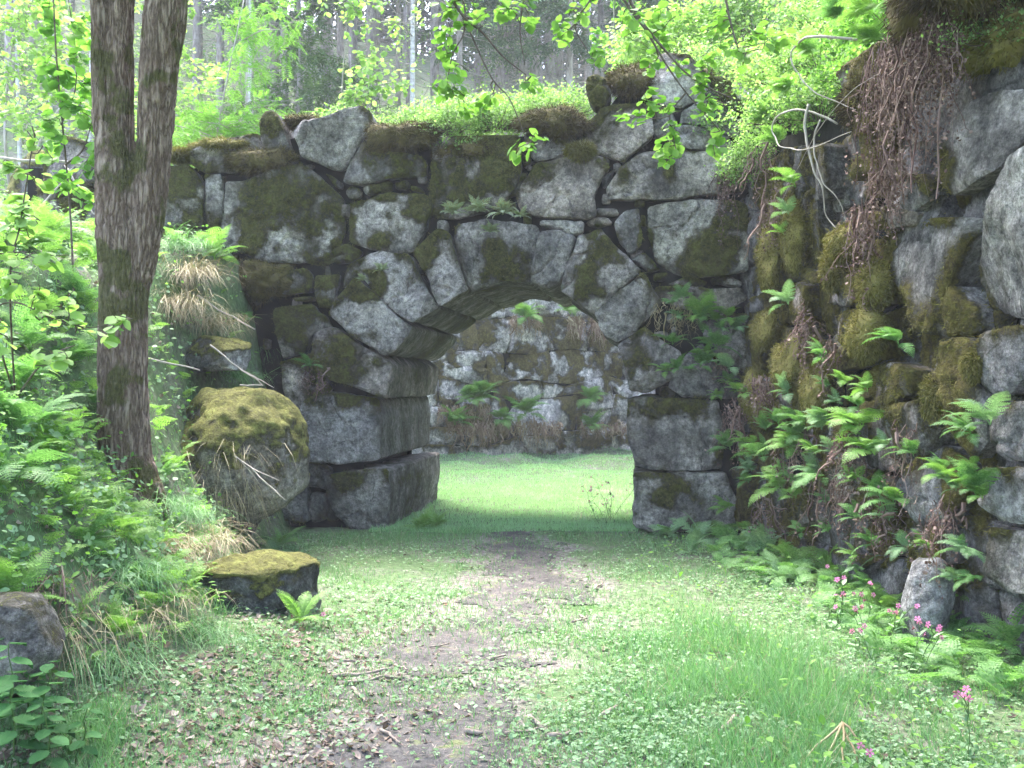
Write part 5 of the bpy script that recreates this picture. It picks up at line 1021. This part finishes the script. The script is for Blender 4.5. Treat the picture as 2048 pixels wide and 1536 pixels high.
for k, (a, b, da, db, r, lb, fk) in enumerate([((405, 858), (560, 985), 8.7, 8.35, .009, "pale dead branch lying across the big boulder", True), ((395, 590), (510, 660), 9.9, 9.9, .012, "pale fallen branch on the bank by the ferns", False), ((420, 690), (525, 772), 9.3, 9.3, .009, "thin branch leaning over the tall mossy rock", True), ((290, 715), (400, 740), 8.6, 8.8, .012, "grey fallen branch beside the trunk", False), ((480, 770), (525, 771), 9.0, 9.0, .008, "bleached stick end above the moss cap", False), ((60, 525), (205, 580), 8.6, 8.4, .02, "fallen grey log on the bank beyond the trunk", False), ((0, 315), (190, 330), 10.5, 10.5, .018, "fallen pole resting across behind the forked tree", False), ((75, 420), (150, 330), 11.2, 11.4, .014, "bleached branch slanting up to the rusty rock", False), ((130, 330), (200, 440), 11.2, 11.0, .014, "bleached branch slanting down beside the trunk", False), ((30, 1085), (190, 1100), 5.4, 5.6, .004, "thin bramble stem looping over the bank", False), ((190, 1180), (300, 1350), 5.7, 5.5, .005, "straw coloured stem leaning over the dead leaves", False), ((415, 1150), (445, 1180), 6.9, 6.8, .01, "short stick beside the low mossy boulder", False)]): stick(at(*a, da), at(*b, db), r, lb, 840 + k, 'grey_wood', .02, "dead branches on the bank", fk)
g = np.random.default_rng(51); sk = thing("dry_stalk", gs(1680, 1500, .0), "dry pale umbrella stalk broken over at the bottom edge in the grass", "plant"); top = gs(1680, 1500) + [0, -.05, .12]; ss = Soup()
for u, v in [(1600, 1540), (1690, 1560), (1750, 1530), (1640, 1560), (1720, 1545)]: ss.tube(wiggle(top, gs(u, v), 6, .006, -.01, g), np.linspace(.006, .004, 6), 5)
obj("stalks", ss.build("stalks", M['straw']), sk)
# ------------------------------------------------------------------ growth nobody could count
def region(n, zlo, zhi, bias=1.0, seed=0):
    g = np.random.default_rng(seed); zc = zlo * (zhi / zlo) ** (g.uniform(0, 1, n) ** bias); k = g.uniform(-.545, .545, n); xc = k * zc; x, y = toW(xc, zc)
    ok = xc < np.where(zc < 10.3, 2.34 + (10.48 - zc) * .111 + .05, 9); ok &= (zc < 10.7) | ((x > -2.97) & (x < -.08)) | (zc > 14)
    return x[ok], y[ok], xc[ok], zc[ok], g
def ontop(x, y, lift=0.0): return np.stack([x, y, zg(x, y) + lift], 1)
def gnorm(x, y): e = .06; a = zg(x, y); return norm(np.stack([-(zg(x + e, y) - a) / e, -(zg(x, y + e) - a) / e, np.ones(len(x))], 1))
def litter(xc, zc, x, y):
    L = np.exp(-((xc + 1.75) / .7) ** 2) * sstep(7.6, 6.2, zc) + .45 * np.exp(-((xc + 1.0) / .5) ** 2 - ((zc - 5.6) / .9) ** 2) + .6 * np.exp(-((xc + .9) / .5) ** 2 - ((zc - 4.3) / .7) ** 2)
    return np.clip(L * np.clip((fbm2(x, y, 2.4, 4, 133) - .36) * 6, 0, 1.3), 0, 1)
# grass
x, y, xc, zc, g = region(150000, 3.5, 10.9, 1.0, 1); pm = path_mask(x, y); f = fbm2(x, y, 1.6, 4, 61)
lush = np.exp(-((xc - 1.35) / .55) ** 2 - ((zc - 5.3) / 1.3) ** 2) * 1.2 + np.exp(-((xc + 1.85) / .5) ** 2 - ((zc - 6.4) / .5) ** 2) + .8 * np.exp(-((xc + 1.9) / .5) ** 2 - ((zc - 4.6) / .8) ** 2) + .5 * np.exp(-((xc + 2.0) / .6) ** 2 - ((zc - 9.5) / 1) ** 2) + .7 * np.exp(-((xc + .6) / 1.2) ** 2 - ((zc - 10.4) / .6) ** 2) + .5 * np.exp(-((xc - 1.6) / .5) ** 2 - ((zc - 9.3) / 1.2) ** 2)
lit = litter(xc, zc, x, y); lush = lush * (1 - .75 * lit) * np.clip((fbm2(x, y, 2.6, 5, 207) - .42) * 6, .0, 1.1); h = .025 + .035 * f + .17 * np.clip(lush, 0, 1) * g.uniform(.3, 1, len(x)); keep = g.uniform(0, 1, len(x)) < np.clip(.15 + .95 * (f - .35) * 2 + lush, .06, 1) * np.clip(.85 - .6 * pm, .14, 1) * (1 - .45 * lit)
x, y, h = x[keep], y[keep], h[keep]; n = len(x); s = Soup(); s.scatter(BLADE, ontop(x, y), rvec(n, g) * [.55, .55, .2] + [0, 0, 1], rvec(n, g), h * g.uniform(.6, 1.3, n), .0035 * g.uniform(.7, 1.4, n))
s2 = Soup(); kd = rng.uniform(0, 1, n) < .04; m2 = int(kd.sum()); s2.scatter(BLADE, ontop(x[kd], y[kd]), rvec(m2, g) * [.8, .8, .2] + [0, 0, .8], rvec(m2, g), h[kd] * g.uniform(.8, 1.8, m2), .003)
tag(obj('dry_grass', s2.build('dry_grass', M['straw'], False)), 'dry straw blades mixed into the grass', 'grass', kind='stuff')
# court lawn
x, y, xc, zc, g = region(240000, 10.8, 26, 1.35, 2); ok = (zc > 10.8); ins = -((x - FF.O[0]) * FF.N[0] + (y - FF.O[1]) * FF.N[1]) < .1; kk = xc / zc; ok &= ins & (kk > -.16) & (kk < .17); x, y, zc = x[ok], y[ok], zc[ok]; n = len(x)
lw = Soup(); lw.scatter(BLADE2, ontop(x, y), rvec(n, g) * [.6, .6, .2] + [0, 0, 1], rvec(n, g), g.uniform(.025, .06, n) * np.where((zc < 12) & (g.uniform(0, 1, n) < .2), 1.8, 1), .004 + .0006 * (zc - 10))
tag(obj("court_lawn", lw.build("court_lawn", M['lawn'], False)), "lawn in the court beyond the arch, sunlit brightness put into its colour", "grass", kind="stuff")
tag(obj("grass", s.build("grass", M['grass'], False)), "green grass along the path and on the bank", "grass", kind="stuff")
# leaves of low ground cover
x, y, xc, zc, g = region(95000, 3.4, 10.9, 1.0, 3); pm = path_mask(x, y); f = fbm2(x, y, 2.3, 4, 71); bank = sstep(.0, .5, toe_x(zc) - xc); keep = g.uniform(0, 1, len(x)) < np.clip(.25 + (f - .4) * 2.2 + .1 * bank, .05, 1) * np.clip(.62 - .5 * pm, .10, 1) * (1 - .5 * litter(xc, zc, x, y)) * (1 - .6 * (bank > .3)); x, y, zc, bank = x[keep], y[keep], zc[keep], bank[keep]; n = len(x); gn = gnorm(x, y)
cl = Soup(); a = g.uniform(0, 1, n) < .4; sz = g.uniform(.008, .025, n) * (1 + .7 * bank); P = ontop(x, y) + gn * (g.uniform(.004, .05, n) * (1 + 2.2 * bank))[:, None]; D = rvec(n, g) * [1, 1, .35]; U = gn + rvec(n, g) * .45
cl.scatter(CLOVER, P[a], D[a], U[a], sz[a] * .8); cl.scatter(LEAF, P[~a], D[~a], U[~a], sz[~a] * 1.3)
x, y, xc, zc, g = region(9000, 3.6, 10.9, 1.0, 4); bank = toe_x(zc) - xc; keep = (bank > .05) | ((xc > 1.0) & (g.uniform(0, 1, len(x)) < .25)); x, y = x[keep], y[keep]; n = len(x); gn = gnorm(x, y)
bl = Soup(); bl.scatter(LEAF, ontop(x, y) + gn * g.uniform(.02, .2, n)[:, None], rvec(n, g) * [1, 1, .4] + gn * .2, gn + rvec(n, g) * .5 + [0, 0, .5], g.uniform(.018, .055, n), g.uniform(.015, .035, n)); tag(obj('bank_herbs', bl.build('bank_herbs', M['bright_leaf'], False)), 'bright leafy herbs growing on the bank', 'herbs', kind='stuff')
FT = frond(n=9, th0=62, th1=-35, width=.34, k=4, cut=1.15, seed=4); fb = Soup()
x, y, xc, zc, g = region(7000, 4.2, 10.8, 1.0, 14); bank = toe_x(zc) - xc; xr = 2.34 + (10.48 - zc) * .111; keep = (g.uniform(0, 1, len(x)) < np.where(bank > .1, .75, 0) * np.clip((fbm2(x, y, 1.4, 3, 33) - .3) * 3, .1, 1)) | (g.uniform(0, 1, len(x)) < np.clip(1.0 - (xr - xc) / .9, 0, .8) * (zc > 5)); x, y, xc, zc = x[keep], y[keep], xc[keep], zc[keep]; n = len(x); az = g.uniform(0, 6.283, n)
fD = np.stack([np.cos(az), np.sin(az), g.uniform(-.1, .5, n)], 1); fU = np.array([0, 0, 1.0]) + rvec(n, g) * .3; fS = g.uniform(.12, .30, n); pl = xc < -1.5; fb.scatter(FT, ontop(x, y, .01)[~pl], fD[~pl], fU[~pl], fS[~pl])
f2 = Soup(); f2.scatter(FT, ontop(x, y, .01)[pl], fD[pl], fU[pl], fS[pl]); tag(obj('bank_ferns', f2.build('bank_ferns', M['fern_yellow'], False)), 'bright feathery bed of small ferns covering the bank', 'ferns', kind='stuff')
tag(obj("fern_bed", fb.build("fern_bed", M['fern'], False)), "feathery bed of small ferns along the side wall foot", "ferns", kind="stuff")
tag(obj("ground_cover", cl.build("ground_cover", M['cover_leaf'], False)), "small clover and herb leaves covering the ground and bank", "ground cover", kind="stuff")
# dead leaves
x, y, xc, zc, g = region(60000, 3.3, 10.7, 1.0, 5); td = toe_x(zc) - xc; dl = np.exp(-((td + .15) / .38) ** 2) * (zc < 7.6) + .9 * np.exp(-((xc + 1.1) / .45) ** 2) * (zc < 7) + .07 + .25 * (td > .2); keep = g.uniform(0, 1, len(x)) < np.maximum(litter(xc, zc, x, y) * .45, dl * np.clip((fbm2(x, y, 3, 3, 81) - .36) * 4, .05, 1) * .4); x, y = x[keep], y[keep]; n = len(x); gn = gnorm(x, y)
dd = Soup(); S_ = g.uniform(.014, .052, n); dd.scatter(DEAD, ontop(x, y, .006), rvec(n, g) * [1, 1, .3], gn + rvec(n, g) * .55, S_, S_ * g.uniform(.6, 1, n))
x, y, xc, zc, g = region(26000, 3.3, 10.4, 1.0, 6); n = len(x); pm = path_mask(x, y); keep = g.uniform(0, 1, n) < np.where(pm > .0, .8, .2); x, y = x[keep], y[keep]; n = len(x); dd.scatter(BLADE2, ontop(x, y, .008), rvec(n, g) * [1, 1, .12], [0, 0, 1], g.uniform(.015, .06, n), .004)
tag(obj("leaf_litter", dd.build("leaf_litter", M['dead_leaf'], False)), "brown dead leaves and twig bits strewn at the bank foot and path", "litter", kind="stuff")
# undergrowth on the slope beyond and on the bank tops
g = np.random.default_rng(7); n = 60000; zc = g.uniform(11.5, 46, n); xc = g.uniform(-.6, .6, n) * zc; x, y = toW(xc, zc); z = zg(x, y); ok = z > 2.9; x, y, zc = x[ok], y[ok], zc[ok]; n = len(x); f = fbm2(x, y, .5, 3, 91); k = g.uniform(0, 1, n) < np.clip((f - .3) * 2.4, .1, 1); x, y, zc = x[k], y[k], zc[k]; n = len(x)
un = Soup(); un.scatter(LEAF, ontop(x, y) + np.stack([0 * x, 0 * x, g.uniform(.02, .55, n) * (.5 + fbm2(x, y, .9, 2, 5))], 1), rvec(n, g) * [1, 1, .5], [0, 0, 1] + rvec(n, g) * .5, g.uniform(.05, .14, n) * np.clip(zc / 22, .6, 1.4))
g = np.random.default_rng(17); n = 26000; zc = g.uniform(5.3, 14, n); xc = g.uniform(.28, .62, n) * zc; x, y = toW(xc, zc); z = zg(x, y); ok = z > 3.3; x, y = x[ok], y[ok]; n = len(x); un.scatter(LEAF, ontop(x, y) + np.stack([0 * x, 0 * x, g.uniform(.02, .3, n)], 1), rvec(n, g) * [1, 1, .5], [0, 0, 1] + rvec(n, g) * .5, g.uniform(.03, .09, n))
tag(obj("undergrowth", un.build("undergrowth", M['bilberry'], False)), "bright leafy undergrowth on the slope beyond the walls", "undergrowth", kind="stuff")
# moss fuzz over the walls and boulders
P = np.concatenate(TUFT_P); Nn = np.concatenate(TUFT_N); n = len(P); mt = Soup(); mt.scatter(SPIKE, P, norm(Nn * .7 + rvec(n) * .7 + [0, 0, -.35]), rvec(n), rng.uniform(.014, .040, n), .006)
tag(obj("moss", mt.build("moss", M['moss'], False)), "fuzzy olive moss growing over the wall stones and boulders", "moss", kind="stuff")

# ------------------------------------------------------------------ haze volume added to imitate veiling glare over the background
bm = bmesh.new(); bmesh.ops.create_cube(bm, size=1.0); me = bpy.data.meshes.new("haze"); bm.to_mesh(me); bm.free()
hm = bpy.data.materials.new("haze"); hm.use_nodes = True; t = hm.node_tree; t.nodes.clear(); ho = t.nodes.new("ShaderNodeOutputMaterial"); pv = t.nodes.new("ShaderNodeVolumePrincipled")
pv.inputs["Color"].default_value = (.95, .96, 1.0, 1); pv.inputs["Density"].default_value = HAZE; t.links.new(pv.outputs[0], ho.inputs["Volume"]); me.materials.append(hm)
hz = obj("haze", me); hz.scale = (330, 400, 62); hz.location = (0, 70, 28); tag(hz, "thin haze volume added to veil the wood like lens glare", "haze", kind="stuff")
